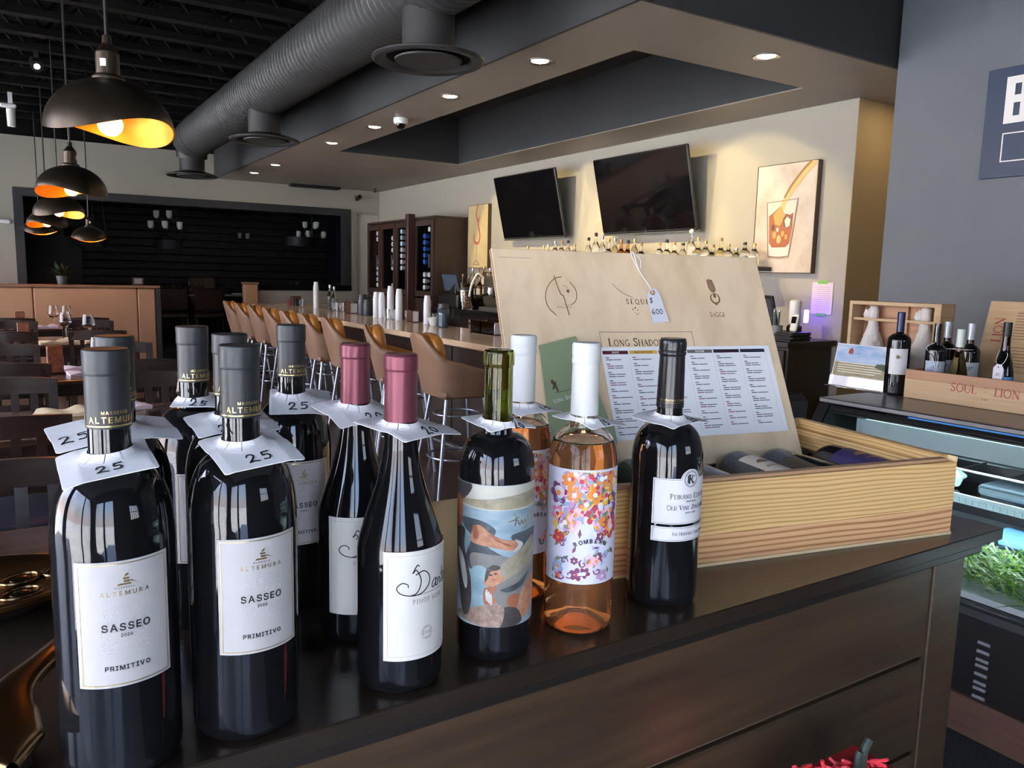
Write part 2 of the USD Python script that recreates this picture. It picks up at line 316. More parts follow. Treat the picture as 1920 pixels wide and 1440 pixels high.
d = SX('door'); ST('door_leaf', bx(4.44, 4.76, FY+.06, FY+.10, 0, 2.29), BEIGE2, d); ST('door_casing', J(bx(4.40, 4.44, FY+.01, FY+.12, 0, 2.32), bx(4.44, 4.76, FY+.01, FY+.12, 2.29, 2.32), bx(4.76, 4.8, FY+.01, FY+.12, 0, 2.32)), BEIGE, d)
# the dark dining room beyond the opening
wd = SX('wall_back_room')
ST('wall_backing', bx(.2, 6.2, 15.45, 15.6, 0, 3.2), BLACKP, wd)
rng = random.Random(4)
for k in range(22):
    z = .05+.135*k; ST('plank', bx(1.0, 6.1, 15.40+rng.uniform(0, .012), 15.45, z, z+.118, .006), PLANKM[rng.randrange(3)], wd)
DKB = smat('dark_blue_paint', (.030, .034, .040), .5)
ST('wall_back_room_left', bx(-.4, 1.0, 14.9, 15.6, 0, 3.2), DKB); ST('wall_back_room_side', bx(-.55, -.4, 11.6, 15.6, 0, 3.2), DKB)
ST('wall_back_room_right', bx(6.2, 6.35, 11.6, 15.6, 0, 3.6), BLACKP); ST('wall_back_room_pier', bx(5.15, 5.7, 14.4, 14.9, 0, 3.2), smat('navy_paint', (.018, .024, .045), .5))
ST('ceiling', bx(-.55, 6.2, 11.6, 15.6, 3.0, 3.1), BLACKP)
ST('wall_outer', bx(4.95, 6.35, 11.45, 11.6, 0, 3.6), BLACKP); ST('wall_outer', bx(6.2, 6.35, 3.36, 11.45, 0, 3.6), BLACKP)
# window walls: left and behind the camera
WX, WY = -2.4, -2.3
wl = SX('wall_left'); LW = [(-2.25, -.68), (-.65, .95), (1.3, 2.75), (2.85, 4.5), (4.6, 6.25), (6.35, 8.0), (8.1, 9.75), (9.85, 11.2)]; S0, S1 = .06, 2.75
ST('wall_panel', bx(WX-.15, WX, WY-.15, 11.6, 0, S0), DKTRIM, wl); ST('wall_panel', bx(WX-.15, WX, WY-.15, 11.6, S1, 3.6), BEIGE, wl)
ys = [WY-.15]+[q for a in LW for q in a]+[11.6]
for a, b in zip(ys[::2], ys[1::2]): ST('wall_panel', bx(WX-.15, WX, a, b, S0, S1), DKTRIM if a < 1 else BEIGE, wl)
wb = SX('wall_behind'); BW = [(-2.25, -1.2, S0, S1), (-1.1, -.15, S0, S1), (1.5, 2.9, 1.3, 2.2)]
ST('wall_panel', bx(WX, 5.85, WY-.15, WY, S1, 3.6), DKTRIM, wb)
for b in ((WX, -2.25, 0, S1), (-1.2, -1.1, 0, S1), (-.15, 1.5, 0, S1), (1.5, 2.9, 0, 1.3), (1.5, 2.9, 2.2, S1), (2.9, 5.85, 0, S1), (-2.25, -1.2, 0, S0), (-1.1, -.15, 0, S0)): ST('wall_panel', bx(b[0], b[1], WY-.15, WY, b[2], b[3]), DKTRIM, wb)
for a, b in LW:
    w = SX('window'); ST('window_frame', J(bx(WX-.1, WX-.04, a, a+.04, S0, S1), bx(WX-.1, WX-.04, b-.04, b, S0, S1), bx(WX-.1, WX-.04, a, b, S0, S0+.05), bx(WX-.1, WX-.04, a, b, S1-.05, S1)), DKTRIM, w); ST('pane', bx(WX-.075, WX-.069, a+.04, b-.04, S0+.05, S1-.05), PANE, w)
for a, b, c, e in BW:
    w = SX('window'); ST('window_frame', J(bx(a, a+.04, WY-.1, WY-.04, c, e), bx(b-.04, b, WY-.1, WY-.04, c, e), bx(a, b, WY-.1, WY-.04, c, c+.05), bx(a, b, WY-.1, WY-.04, e-.05, e), *([bx(a+(b-a)*q-.015, a+(b-a)*q+.015, WY-.09, WY-.05, c, e) for q in (.2, .4, .6, .8)]+[bx(a, b, WY-.09, WY-.05, (c+e)/2-.015, (c+e)/2+.015)] if c > 1 else [])), DKTRIM, w); ST('pane', bx(a+.04, b-.04, WY-.075, WY-.069, c+.05, e-.05), PANE, w)
ST('baseboard_right', bx(4.265, 4.28, -2.3, 2.77, 0, .1), BLACKP)

# ================================================================ lamps of the soffit
WARM = (1.0, .74, .44)
LENS = emat('downlight_lens', (1., .80, .52), 26.)
def disk(parent, loc, r, inten, col=WARM, cone=None, aim=None, soft=.2):
    p = _num(str(parent.GetPath()), 'lamp')
    L = UsdLux.DiskLight.Define(stage, p); L.CreateRadiusAttr(r); L.CreateIntensityAttr(inten*LAMP); L.CreateColorAttr(Gf.Vec3f(*col))
    if aim is not None:
        w = -np.array(aim, float); w /= np.linalg.norm(w); u = np.cross([0, 0, 1.], w); u = u/np.linalg.norm(u) if np.linalg.norm(u) > 1e-6 else np.array([1., 0, 0]); v = np.cross(w, u)
        L.AddTransformOp().Set(Gf.Matrix4d(*u, 0, *v, 0, *w, 0, *map(float, loc), 1))
    else: L.AddTranslateOp().Set(Gf.Vec3d(*map(float, loc)))
    if cone:
        s = UsdLux.ShapingAPI.Apply(L.GetPrim()); s.CreateShapingConeAngleAttr(cone); s.CreateShapingConeSoftnessAttr(soft)
    return L
CANS = [(3.55, 3.08), (2.62, 3.91), (2.63, 5.03), (2.66, 6.45), (2.66, 7.5), (2.67, 9.46), (2.67, 10.41)]
CANS.append((5.02, 3.03))
nth = ['nearest the camera, on the cross strip of the soffit', 'second from the camera, between round diffuser and tray', 'third from the camera, left of the dome camera', 'fourth along the soffit, beyond the dome camera', 'fifth along the soffit edge', 'sixth along the soffit edge', 'farthest along the soffit edge', 'in the passage behind the end of the blue wall']
for (x, y), n in zip(CANS, nth):
    t = T('recessed_light', f'lit recessed downlight {n}', 'ceiling light', (x, y, ZS), group='recessed lights in the bar soffit')
    P(t, 'trim_ring', lathe([(.052, -.001), (.072, -.006), (.075, -.003), (.075, 0), (.052, 0), (.052, -.001)], 32), STEEL)
    P(t, 'lens', lathe([(0, -.010), (.03, -.008), (.05, -.002), (.05, 0), (0, 0)], 24), LENS)
    disk(t, (0, 0, -.014), .05, 60)
def spot(parent, loc, r, inten, col, cone, aim, soft=.1):
    L = UsdLux.SphereLight.Define(stage, _num(str(parent.GetPath()), 'lamp')); L.CreateRadiusAttr(r); L.CreateIntensityAttr(inten*LAMP); L.CreateColorAttr(Gf.Vec3f(*col))
    w = -np.array(aim, float); w /= np.linalg.norm(w); u = np.cross([0, 0, 1.], w); u /= np.linalg.norm(u); v = np.cross(w, u)
    L.AddTransformOp().Set(Gf.Matrix4d(*u, 0, *v, 0, *w, 0, *map(float, loc), 1)); s = UsdLux.ShapingAPI.Apply(L.GetPrim()); s.CreateShapingConeAngleAttr(cone); s.CreateShapingConeSoftnessAttr(soft)
# unseen warm lamps, added inside the tray to wash the wall with the televisions
for k, (y, ay) in enumerate(((7.85, 7.5), (7.2, 6.8), (6.5, 6.1), (5.8, 5.4), (5.1, 4.7), (4.5, 4.2))):
    cv = T('accent_light', f'added unseen accent lamp inside the ceiling tray, {ORD(k)} from the far end', 'spotlight', (TX0+.07, y, 2.93))
    aim = np.array([1.83, ay-y, -1.36]); P(cv, 'housing', frame(lathe([(.0, -.06), (.035, -.06), (.035, .10), (.032, .10), (.032, -.05), (0, -.05)], 18), (0, 0, 0), *(lambda w: (np.cross([0, 0, 1.], w)/np.linalg.norm(np.cross([0, 0, 1.], w)), np.cross(w, np.cross([0, 0, 1.], w)/np.linalg.norm(np.cross([0, 0, 1.], w))), w))(aim/np.linalg.norm(aim))), BLK); spot(cv, tuple(aim/np.linalg.norm(aim)*.13), .02, 8000, (1., .76, .34), 27, aim, .25)

def rect(parent, loc, w, h, inten, aim, col=WARM):
    L = UsdLux.RectLight.Define(stage, _num(str(parent.GetPath()), 'lamp')); L.CreateWidthAttr(w); L.CreateHeightAttr(h); L.CreateIntensityAttr(inten*LAMP); L.CreateColorAttr(Gf.Vec3f(*col))
    z = -np.array(aim, float); z /= np.linalg.norm(z); u = np.array([0, 1., 0]); u -= z*(u@z); u /= np.linalg.norm(u); v = np.cross(z, u)
    L.AddTransformOp().Set(Gf.Matrix4d(*u, 0, *v, 0, *z, 0, *map(float, loc), 1)); return L
# ================================================================ things that hang from the ceiling
t = T('air_duct', 'big grey spiral air duct with round diffusers hung beside the bar soffit', 'air duct', (1.85, 0, 2.90))
prof = [];
for k in range(int(10.75/.07)):
    y = -1.0+.07*k; prof += [(.211, y), (.211, y+.058), (.2155, y+.062), (.2155, y+.067)]
P(t, 'duct_run', tr(lathe([(0, -1.0)]+prof+[(.211, 9.75), (0, 9.75)], 36), rx=-90), DUCTM, 50)
P(t, 'elbow', J(tube(bez([(0, 9.72, 0), (0, 9.86, -.01), (0, 9.97, -.09), (0, 10.0, -.2)], 5), [.212]*5+[.206]*5+[.17]*6, 28), lathe([(.14, -.40), (.14, -.15)], 28, (0, 10.0, 0)), tube([(0, 9.5, 0), (0, 9.53, 0)], .219, 36)), DUCTM, 50)
for y in (3.78, 6.86, 10.0):
    P(t, 'takeoff', lathe([(.132, -.38), (.132, -.05)], 28, (0, y, 0)), DUCTM, 50)
    df = P(t, 'diffuser', lathe([(.21, -.390), (.232, -.411), (.272, -.416), (.285, -.408), (.285, -.40), (.24, -.385), (.135, -.355), (.13, -.355), (.13, -.36), (.2, -.380), (.21, -.390)], 48, (0, y, 0)), DUCTM, 30)
    P(df, 'centre_plate', lathe([(0, -.417), (.168, -.412), (.171, -.404), (0, -.400)], 40, (0, y, 0)), DUCTM, 30)
    P(df, 'throat', lathe([(.13, -.372), (.215, -.392), (0, -.3715)], 32, (0, y, 0)), BLACKP, False)

BRONZE = smat('pendant_bronze', (.060, .045, .032), .34, metal=.85, c2=(.085, .065, .045), scale=4)
GOLD = smat('pendant_gold_lining', (.90, .30, .02), .4, metal=.5)
BULB = emat('amber_bulb', (1., .36, .05), 34.)
def dome(R, H, A, ph, off=0, n=72, k=14):
    ph = math.radians(ph); a = np.arange(n)*2*math.pi/n; rows = []
    for s in np.linspace(.16, 1, k):
        th = s*math.pi/2; h = A*np.sin(2*(a+ph))*s**3
        rows.append(np.stack([(R-off)*math.sin(th)*np.cos(a), (R-off)*math.sin(th)*np.sin(a), h+(H-off-h)*math.cos(th)], -1))
    return rows
def pendant(loc, rz, label, R=.18, H=.150, A=-.024, top=3.12, on=55.):
    t = T('pendant_lamp', label, 'pendant lamp', loc, rz, 'row of bronze pendant lamps')
    o, i = dome(R, H, A, 0), dome(R, H, A, 0, .004); n = 72
    P(t, 'shade', trimesh.Trimesh(np.vstack(o), grid_faces(len(o), n, True)[:, ::-1], process=False), BRONZE, True)
    P(t, 'lining', trimesh.Trimesh(np.vstack([*i, o[-1]]), grid_faces(len(i)+1, n, True), process=False), GOLD, 60)
    s = P(t, 'socket', lathe(rounded([(0, H-.01), (.046, H-.008), (.046, H+.004), (.033, H+.010), (.033, H+.075), (.019, H+.095), (.014, H+.10), (.012, H+.125), (0, H+.128)], .003, 2), 28), BRONZE)
    P(s, 'sticker', sector(.0335, H+.03, H+.052, -128, -98, .0006, 6), WHITEP, False)
    P(t, 'cord', tube([(0, 0, H+.12), (0, 0, top-loc[2])], .006, 6), BLK)
    P(t, 'bulb', lathe([(0, -.018)]+[(.036*math.sin(q), .018-.036*math.cos(q)) for q in np.linspace(.35, 2.6, 9)]+[(.015, .07), (.015, .10), (0, .10)], 20), BULB)
    return t
PL = [((.278, 2.749, 1.83), 85, 'large bronze dome pendant lamp nearest the camera, opening orange to the right'), ((.309, 5.113, 1.822), 176, 'second bronze dome pendant in the row, opening orange to the left'),
      ((.341, 7.227, 1.817), 87, 'third bronze dome pendant in the row, partly behind the second'), ((.325, 9.15, 1.81), 177, 'fourth bronze dome pendant in the row, below the third'),
      ((.30, 10.65, 1.79), 130, 'lowest and farthest bronze pendant at the left end of the cluster'), ((.763, 10.15, 1.715), 130, 'small bronze pendant apart from the row, in front of the dark opening')]
for l, r, s in PL: pendant(l, r-90, s)

t = T('security_camera', 'white dome security camera on the soffit between two downlights', 'security camera', (2.68, 5.96, ZS))
P(t, 'base', lathe(rounded([(0, -.045), (.05, -.045), (.058, -.03), (.058, 0), (0, 0)], .006, 3), 28), WHITE); P(t, 'dome_glass', lathe([(0, -.085), (.02, -.081), (.034, -.068), (.04, -.045), (0, -.045)], 24), BLKG)
t = T('security_camera', 'small dark camera on the far wall beside the opening', 'security camera', (4.42, 11.42, 2.52))
P(t, 'body', tr(lathe([(0, -.07), (.03, -.07), (.03, .05), (0, .05)], 16), rx=75, loc=(0, -.09, 0)), BLK); P(t, 'bracket', bx(-.012, .012, -.08, .03, -.01, .03), BLK)
t = T('sprinkler', 'small dark sprinkler head under the far corner of the soffit', 'sprinkler', (4.5, 10.9, ZS))
P(t, 'plate', lathe([(.0, -.01), (.04, -.006), (.04, 0), (0, 0)], 16), STEEL); P(t, 'head', lathe([(0, -.07), (.03, -.07), (.03, -.06), (.012, -.05), (.012, -.01), (0, -.01)], 12), BLK)
t = T('ceiling_vent', 'long black air vent on the soffit at the far wall', 'air vent', (3.75, 11.3, ZS))
P(t, 'frame', bx(-.36, .36, -.07, .07, -.035, 0, .004), BLK)
for k in range(3): P(t, 'slat', bx(-.34, .34, -.05+.04*k, -.03+.04*k, -.042, -.036), BLKG, False)
TRK = emat('spot_lens', (1., .85, .6), 30.)
t = T('track_light', 'small lit spotlight among the black joists at upper left', 'spotlight', (.26, 7.65, 3.12))
P(t, 'stem', bx(-.015, .015, -.015, .015, -.06, 0), BLK); b = P(t, 'housing', tr(lathe([(0, -.06), (.045, -.06), (.05, .06), (0, .06)], 18), rx=-60, loc=(0, 0, -.1)), BLK); P(b, 'lens', tr(lathe([(0, -.062), (.022, -.062), (.022, -.0605), (0, -.0605)], 18), rx=-60, loc=(0, 0, -.1)), TRK)
t = T('track_light', 'white unlit twin spotlight hanging by the left end of the far wall', 'spotlight', (.08, 9.6, 3.12))
P(t, 'stem', bx(-.02, .02, -.02, .02, -.14, 0), WHITE); P(t, 'housing', J(lathe([(0, -.33), (.036, -.33), (.04, -.16), (0, -.14)], 18), bx(-.09, .05, -.03, .03, -.15, -.11, .01)), WHITE)
t = T('wall_tube', 'white round-ended tube lamp on the beige wall left of the opening', 'lamp', (-.05, 11.4, 1.93))
P(t, 'tube', tube([(-.9, 0, 0), (.06, 0, 0), (.075, 0, 0)], [.028, .028, .018], 14), WHITE); P(t, 'bracket', bx(-.7, -.64, 0, .05, -.02, .02), WHITE)

# ================================================================ booth, plant, knee wall post
BOOTHM = smat('booth_vinyl', (.46, .255, .135), .5, c2=(.50, .28, .15), scale=2); CAPW = smat('booth_cap_wood', (.20, .10, .05), .35, c2=(.28, .15, .08), scale=4, stretch=(1, 14, 14))
t = T('booth', 'long tan booth back with a wooden cap behind the dining tables', 'booth', (0, 10.7, 0))
for a, b in ((-1.5, .195), (.2, 1.295), (1.3, 1.5)): P(t, 'back_panel', bx(a, b, 0, .12, .08, 1.16, .012), BOOTHM)
P(t, 'cap', bx(-1.5, 1.56, -.02, .16, 1.165, 1.20, .006), CAPW); P(t, 'end_panel', bx(1.502, 1.56, -.01, .7, 0, 1.16), DKTRIM); P(t, 'seat', bx(-1.5, 1.49, .13, .62, .3, .48, .03), BOOTHM); P(t, 'plinth', bx(-1.48, 1.5, .02, .6, 0, .08), BLACKP)
t = T('booth_post', 'pale brown booth end post at the end of the bar', 'booth', (2.83, 11.36, 0)); P(t, 'panel', bx(-.10, .09, -.05, .08, 0, 1.22, .01), BOOTHM); P(t, 'cap', bx(-.11, .10, -.06, .09, 1.22, 1.25), CAPW)
LEAF = smat('leaf_green', (.035, .065, .025), .5, c2=(.06, .10, .035), scale=9)
t = T('potted_plant', 'small leafy plant on the cap of the booth', 'plant', (.5, 10.77, 1.20))
P(t, 'pot', lathe([(0, 0), (.045, 0), (.06, .1), (.05, .1), (.048, .09), (0, .09)], 18), smat('pot_grey', (.1, .1, .1), .5))
r = random.Random(7); lv = []
for k in range(26):
    a = r.uniform(0, 6.28); L = r.uniform(.14, .24); e = r.uniform(.3, 1.2); b = np.array([math.cos(a)*math.cos(e), math.sin(a)*math.cos(e), math.sin(e)]); s = np.array([-math.sin(a), math.cos(a), 0])*.022; o = np.array([0, 0, .09])
    lv.append(trimesh.Trimesh([o, o+b*L*.5+s, o+b*L*.5-s, o+b*L+[0, 0, -.02]], [[0, 1, 2], [2, 1, 3], [0, 2, 1], [2, 3, 1]], process=False))
P(t, 'leaves', J(lv), LEAF, False, kind='stuff')
t = T('table_card', 'small dark framed card standing on the booth cap', 'card', (1.32, 10.77, 1.20)); P(t, 'card_frame', bx(-.065, .065, -.01, .01, 0, .1, .003), BLK); P(t, 'print', bx(-.045, .045, -.0115, -.01, .015, .085), smat('dull_print', (.25, .22, .18), .6))

# ================================================================ the dark room: platform, lamps, tables
ST('floor', bx(-.4, 6.2, 11.62, 15.4, 0, .28), smat('platform_carpet', (.02, .021, .024), .9))
CUP = smat('frosted_cup', (.85, .88, .84), .5)
def chandelier(loc, label, n=(6, 3)):
    t = T('chandelier', label, 'chandelier', loc)
    P(t, 'stem', tube([(0, 0, 3.0-loc[2]), (0, 0, -.12)], .012, 6), BLK)
    for ring, (m, R, z) in enumerate(((n[0], .23, 0), (n[1], .12, .16))):
        for k in range(m):
            a = 2*math.pi*k/m+.35+ring*.5; c, s = math.cos(a), math.sin(a)
            P(t, 'arm', tube(bez([(0, 0, z-.10), (R*.5*c, R*.5*s, z-.15), (R*c, R*s, z-.08), (R*c, R*s, z-.03)], 4), .008, 5), BLK)
            P(t, 'cup_shade', lathe([(.02, -.03), (.038, -.01), (.045, .04), (.042, .08), (.036, .08), (.04, .04), (.034, -.005), (.0, -.02)], 14, (R*c, R*s, z)), CUP)
    return t
chandelier((2.0, 13.0, 2.03), 'chandelier of white cups hanging in the middle of the dark room')
chandelier((4.42, 13.5, 2.02), 'chandelier with five white cups at the right of the dark room', (5, 3))
DRUM = smat('drum_shade', (.022, .023, .027), .6)
for x, y, z, R, l in ((.87, 13.0, 1.91, .21, 'large black drum shade lamp behind the lowest pendants'), (1.0, 12.6, 1.755, .18, 'lower black drum shade lamp behind the small pendant'), (2.04, 13.0, 1.77, .19, 'black drum shade lamp under the middle chandelier'), (4.03, 13.0, 1.9, .22, 'grey drum shade lamp beside the right chandelier')):
    t = T('drum_lamp', l, 'hanging lamp', (x, y, z)); P(t, 'shade', lathe([(R-.005, -.07), (R, -.07), (R, .07), (R-.005, .07), (R-.005, -.07)], 28), DRUM); P(t, 'diffuser', lathe([(0, -.068), (R-.006, -.068), (R-.006, -.064), (0, -.064)], 24), CUP if x > 4 else BLK)
    for a in (0, 2.1, 4.2): P(t, 'cable', tube([(R*.9*math.cos(a), R*.9*math.sin(a), .07), (R*.3*math.cos(a), R*.3*math.sin(a), 3.0-z)], .006, 5), BLK)
t = T('wall_sconce', 'wall lamp with two white cups on the plank wall', 'wall lamp', (3.71, 15.36, 2.05)); P(t, 'bar', bx(-.1, .1, -.03, .04, -.09, -.06), BLK)
for x in (-.07, .07): P(t, 'cup_shade', lathe([(0, -.05), (.03, -.05), (.045, .05), (.04, .05), (.0, -.03)], 14, (x, -.02, 0)), CUP)
def wineglass(h=.21, R=.042):
    return lathe(rounded([(0, .001), (R*.85, .001), (R*.85, .003), (.005, .008), (.0035, h*.42), (R*.7, h*.5), (R, h*.62), (R*.72, h), (R*.70, h), (R*.97, h*.62), (R*.66, h*.51), (0, h*.46)], {4: .01, 6: .008, 9: .008}, 3), 20)
def small_table(loc, label, w=.75, d=.75, z=.75, group=None):
    t = T('bistro_table', label, 'table', loc, 0, group); P(t, 'top', bx(-w/2, w/2, -d/2, d/2, z-.03, z, .004), DKT); P(t, 'pedestal', J(lathe([(.03, .03), (.03, z-.03)], 12), lathe([(0, 0), (.24, 0), (.22, .02), (.03, .05), (0, .05)], 20)), BLK); return t
DKT = smat('dark_table_top', (.30, .33, .37), .2)  # pale blue is window light reflected on the tops, put into the colour
GL0 = None
for k, (x, y, l) in enumerate(((2.27, 13.2, 'dark table set with glasses and napkins in the dark room'), (3.2, 13.3, 'dark table half hidden at the right of the back room'))):
    small_table((x, y, .28), l)
    for j in range(6 if k == 0 else 2):
        gx, gy = x-.28+.11*j, y-.2+.13*(j % 3)
        if GL0 is None:
            GL0 = T('wine_glass', 'wine glass on the table in the dark room', 'wine glass', (gx, gy, 1.031), 0, 'glasses in the dark room'); P(GL0, 'glass', wineglass(), GLASS, 60)
        else: dup(GL0, (gx, gy, 1.031))
    for j in range(2): S('napkin', bx(x-.25+.35*j, x-.11+.35*j, y-.32, y-.24, 1.031, 1.05, .008), WHITEP, f'folded white napkin on the {"left" if j == 0 else "right"} side of the {"glass-set" if k == 0 else "half-hidden"} dark-room table', 'napkin')
# ================================================================ bar counter
BART = smat('bar_top_stone', (.66, .47, .30), .12, c2=(.72, .53, .35), scale=22, detail=5); BARW = smat('bar_front_wood', (.035, .022, .016), .4, c2=(.055, .034, .024), scale=4, stretch=(6, 6, 1))
t = T('bar_counter', 'long bar counter with a pale polished top along the stools', 'bar', (0, 0, 0))
P(t, 'bar_top', bx(2.6, 3.3, 3.55, 11.15, .922, .965, .006), BART); P(t, 'bar_return', bx(3.302, 4.0, 10.5, 11.15, .922, .965, .006), BART)
y = 3.6
while y < 11.0:
    P(t, 'front_panel', bx(2.86, 2.9, y, min(y+.88, 11.1), .12, .92, .006), BARW); y += .9
P(t, 'bar_body', bx(2.9, 3.26, 3.6, 11.1, .0, .92), BARW); P(t, 'foot_rail', tube([(2.70, 3.6, .16), (2.70, 11.1, .16)], .02, 10), STEEL)
# ---------------------------------------------------------------- stools
LEATH = smat('stool_leather', (.42, .16, .025), .33, c2=(.50, .20, .04), scale=7); TAUPE = smat('stool_outer', (.235, .128, .072), .5, c2=(.26, .145, .085), scale=5); LEGM = smat('stool_leg_steel', (.42, .45, .50), .3, metal=.9)
def shellpt(a, v, off=0):
    """a in degrees from the back (0); v 0 at the bottom, 1 at the top edge"""
    q = abs(a); top = np.interp(q, [0, 22, 36, 52, 70, 130], [1.045, 1.03, .965, .885, .866, .80]); bot = .655
    z = bot+(top-bot)*v; f = .80+.20*min(1, (z-bot)/.2); lean = -.05*max(0, (z-.85)/.2)*math.cos(math.radians(a))
    c, s = math.cos(math.radians(a)), math.sin(math.radians(a)); e = 2/3.2
    r = 1/((abs(c)**3.2+abs(s)**3.2)**(1/3.2))
    return (-(.245*f-off)*r*c+lean, (.25*f-off)*r*s, z)
def shell(off0, off1, a1=128, n=45, k=9, rim=True):
    A = np.linspace(-a1, a1, n); rows = [[shellpt(a, v, off0) for a in A] for v in np.linspace(0, 1, k)]
    rows.append([tuple(np.array(shellpt(a, 1, (off0+off1)/2))+[0, 0, .012]) for a in A]); rows += [[shellpt(a, v, off1) for a in A] for v in np.linspace(1, .0, k)]; rows.append(rows[0])
    return trimesh.Trimesh(np.array(rows).reshape(-1, 3), grid_faces(len(rows), n), process=False)
def make_stool(loc, rz, label):
    t = T('bar_stool', label, 'bar stool', loc, rz, 'leather bar stools along the bar')
    P(t, 'outer_shell', shell(0, .022), TAUPE, 50); P(t, 'inner_back', shell(.0225, .05, 120, 41, 9), LEATH, 60)
    b = trimesh.creation.icosphere(3); v = b.vertices.copy(); v = np.sign(v)*np.abs(v)**.6; b = trimesh.Trimesh(v*[.185, .19, .05], b.faces, process=False)
    P(t, 'seat', tr(b, (.03, 0, .735)), LEATH, True)
    c = trimesh.creation.icosphere(3); v = c.vertices.copy(); v = np.sign(v)*np.abs(v)**.65; c = trimesh.Trimesh(v*[.05, .165, .12], c.faces, process=False)
    P(t, 'back_cushion', tr(c, (-.175, 0, .93), ry=-10), LEATH, True)
    P(t, 'seat_base', bx(-.17, .2, -.19, .19, .64, .70, .02), TAUPE)
    for sx in (-1, 1):
        for sy in (-1, 1): P(t, 'leg', tube(bez([(.13*sx+.01, .13*sy, .65), (.15*sx+.01, .15*sy, .5), (.19*sx+.01, .19*sy, .2), (.215*sx+.01, .215*sy, 0)], 5), .0135, 10), LEGM)
    q = np.arange(32)*2*math.pi/32
    P(t, 'foot_ring', tube(np.stack([.01+.19*np.cos(q), .19*np.sin(q), 0*q+.24], -1), .009, 8, True), LEGM); P(t, 'upper_ring', tube(np.stack([.01+.15*np.cos(q), .15*np.sin(q), 0*q+.52], -1), .007, 8, True), LEGM)
    return t
SY = [(4.50, -4), (5.28, -22), (6.2, -6), (6.8, -6), (7.4, -5), (8.0, -6), (8.6, -5), (9.18, -5), (9.75, -4)]
sn = ['nearest bar stool, tan leather inside, right behind the dark-green bottle neck', 'second bar stool, turned so that its taupe back shows', 'third bar stool from the camera, after a gap', 'fourth bar stool from the camera', 'fifth bar stool from the camera', 'sixth bar stool, the one just behind the rear grey capsule', 'seventh bar stool from the camera', 'eighth bar stool, last but one', 'ninth and farthest bar stool by the booth post']
s0 = make_stool((2.42, SY[0][0], 0), SY[0][1], sn[0])
for (y, a), n in list(zip(SY, sn))[1:]: dup(s0, (2.40, y, 0), a, n)

# ---------------------------------------------------------------- things on the bar
usdkit.material(stage, LK+'frosty_cup', {'p': ('principled_bsdf', dict(base_color=(.92, .94, .96), roughness=.25, transmission_weight=.2))}, [], surface='p.BSDF'); FROST = LK+'frosty_cup'
def cup_stack(loc, n, label, R=.036, h=.085, step=.022):
    t = T('cup_stack', label, 'cups', loc)
    for k in range(n): P(t, 'cup', lathe([(R, 0), (R-.010, h), (0, h)], 16, (0, 0, step*k)) if k == n-1 else lathe([(R, 0), (R-.003, step*1.2)], 16, (0, 0, step*k)), FROST, 40)
BZ = .966
for x, y, n, l in ((3.15, 7.60, 9, 'tall stack of upturned white cups, first left of the wine cabinet edge on the bar'), (3.16, 7.48, 9, 'stack of upturned cups close beside another in the bar group'), (3.22, 7.40, 12, 'tallest stack of upturned cups on the bar'), (3.18, 7.10, 11, 'stack of upturned cups nearest the wine cabinet door'), (3.2, 6.52, 9, 'lone stack of upturned cups in front of the till'), (3.15, 9.5, 12, 'tall slim stack of cups at the far middle of the bar')):
    cup_stack((x, y, BZ), n, l)
TUMB = lathe([(0, .001), (.030, .001), (.038, .10), (.0365, .10), (.029, .008), (0, .008)], 18)
g0 = None
for k, (x, y) in enumerate([(3.12, 7.28), (3.2, 7.24), (3.16, 7.18), (3.24, 7.02), (3.22, 6.95), (3.24, 6.42), (3.12, 10.0), (3.2, 9.0), (3.18, 8.9), (3.22, 8.8)]):
    if g0 is None: g0 = T('tumbler', 'clear tumbler on the bar, close behind the cup stacks at the wine cabinet', 'glass', (x, y, BZ), 0, 'tumblers on the bar'); P(g0, 'glass', TUMB, GLASS, 50)
    else: dup(g0, (x, y, BZ), 0, f'clear tumbler on the bar, {ORD(k)} in from the cup stacks nearest the wine cabinet')
BRN = smat('brown_box', (.09, .035, .022), .45); RED = smat('red_box', (.28, .04, .03), .5); JUGM = smat('dark_jug', (.035, .04, .045), .35); TEAL = smat('teal_steel', (.10, .14, .17), .25, metal=.7)
t = T('napkin_box', 'brown napkin box between the cup stacks and the till', 'napkin holder', (3.2, 6.82, BZ)); P(t, 'shell', J(bx(-.04, -.034, -.06, .06, 0, .11), bx(.034, .04, -.06, .06, 0, .11), bx(-.04, .04, -.06, .06, 0, .006)), BRN); P(t, 'napkins', bx(-.03, .03, -.055, .055, .007, .10), WHITEP)
t = T('napkin_box', 'dark brown upright card box on the bar left of the dark jugs', 'napkin holder', (3.2, 8.42, BZ)); P(t, 'shell', J(bx(-.05, -.044, -.07, .07, 0, .13), bx(.044, .05, -.07, .07, 0, .13), bx(-.05, .05, -.07, .07, 0, .006)), BRN); P(t, 'napkins', bx(-.04, .04, -.06, .06, .007, .11), WHITEP)
for dy, m, h, l in ((0, RED, .07, 'low red box on the far end of the bar'), (-.12, BRN, .12, 'brown box between the red and the black boxes'), (-.25, BLK, .09, 'black box beside the brown box on the far bar')): S('box', bx(3.14, 3.26, 10.62+dy-.05, 10.62+dy+.05, BZ, BZ+h, .004), m, l, 'box')
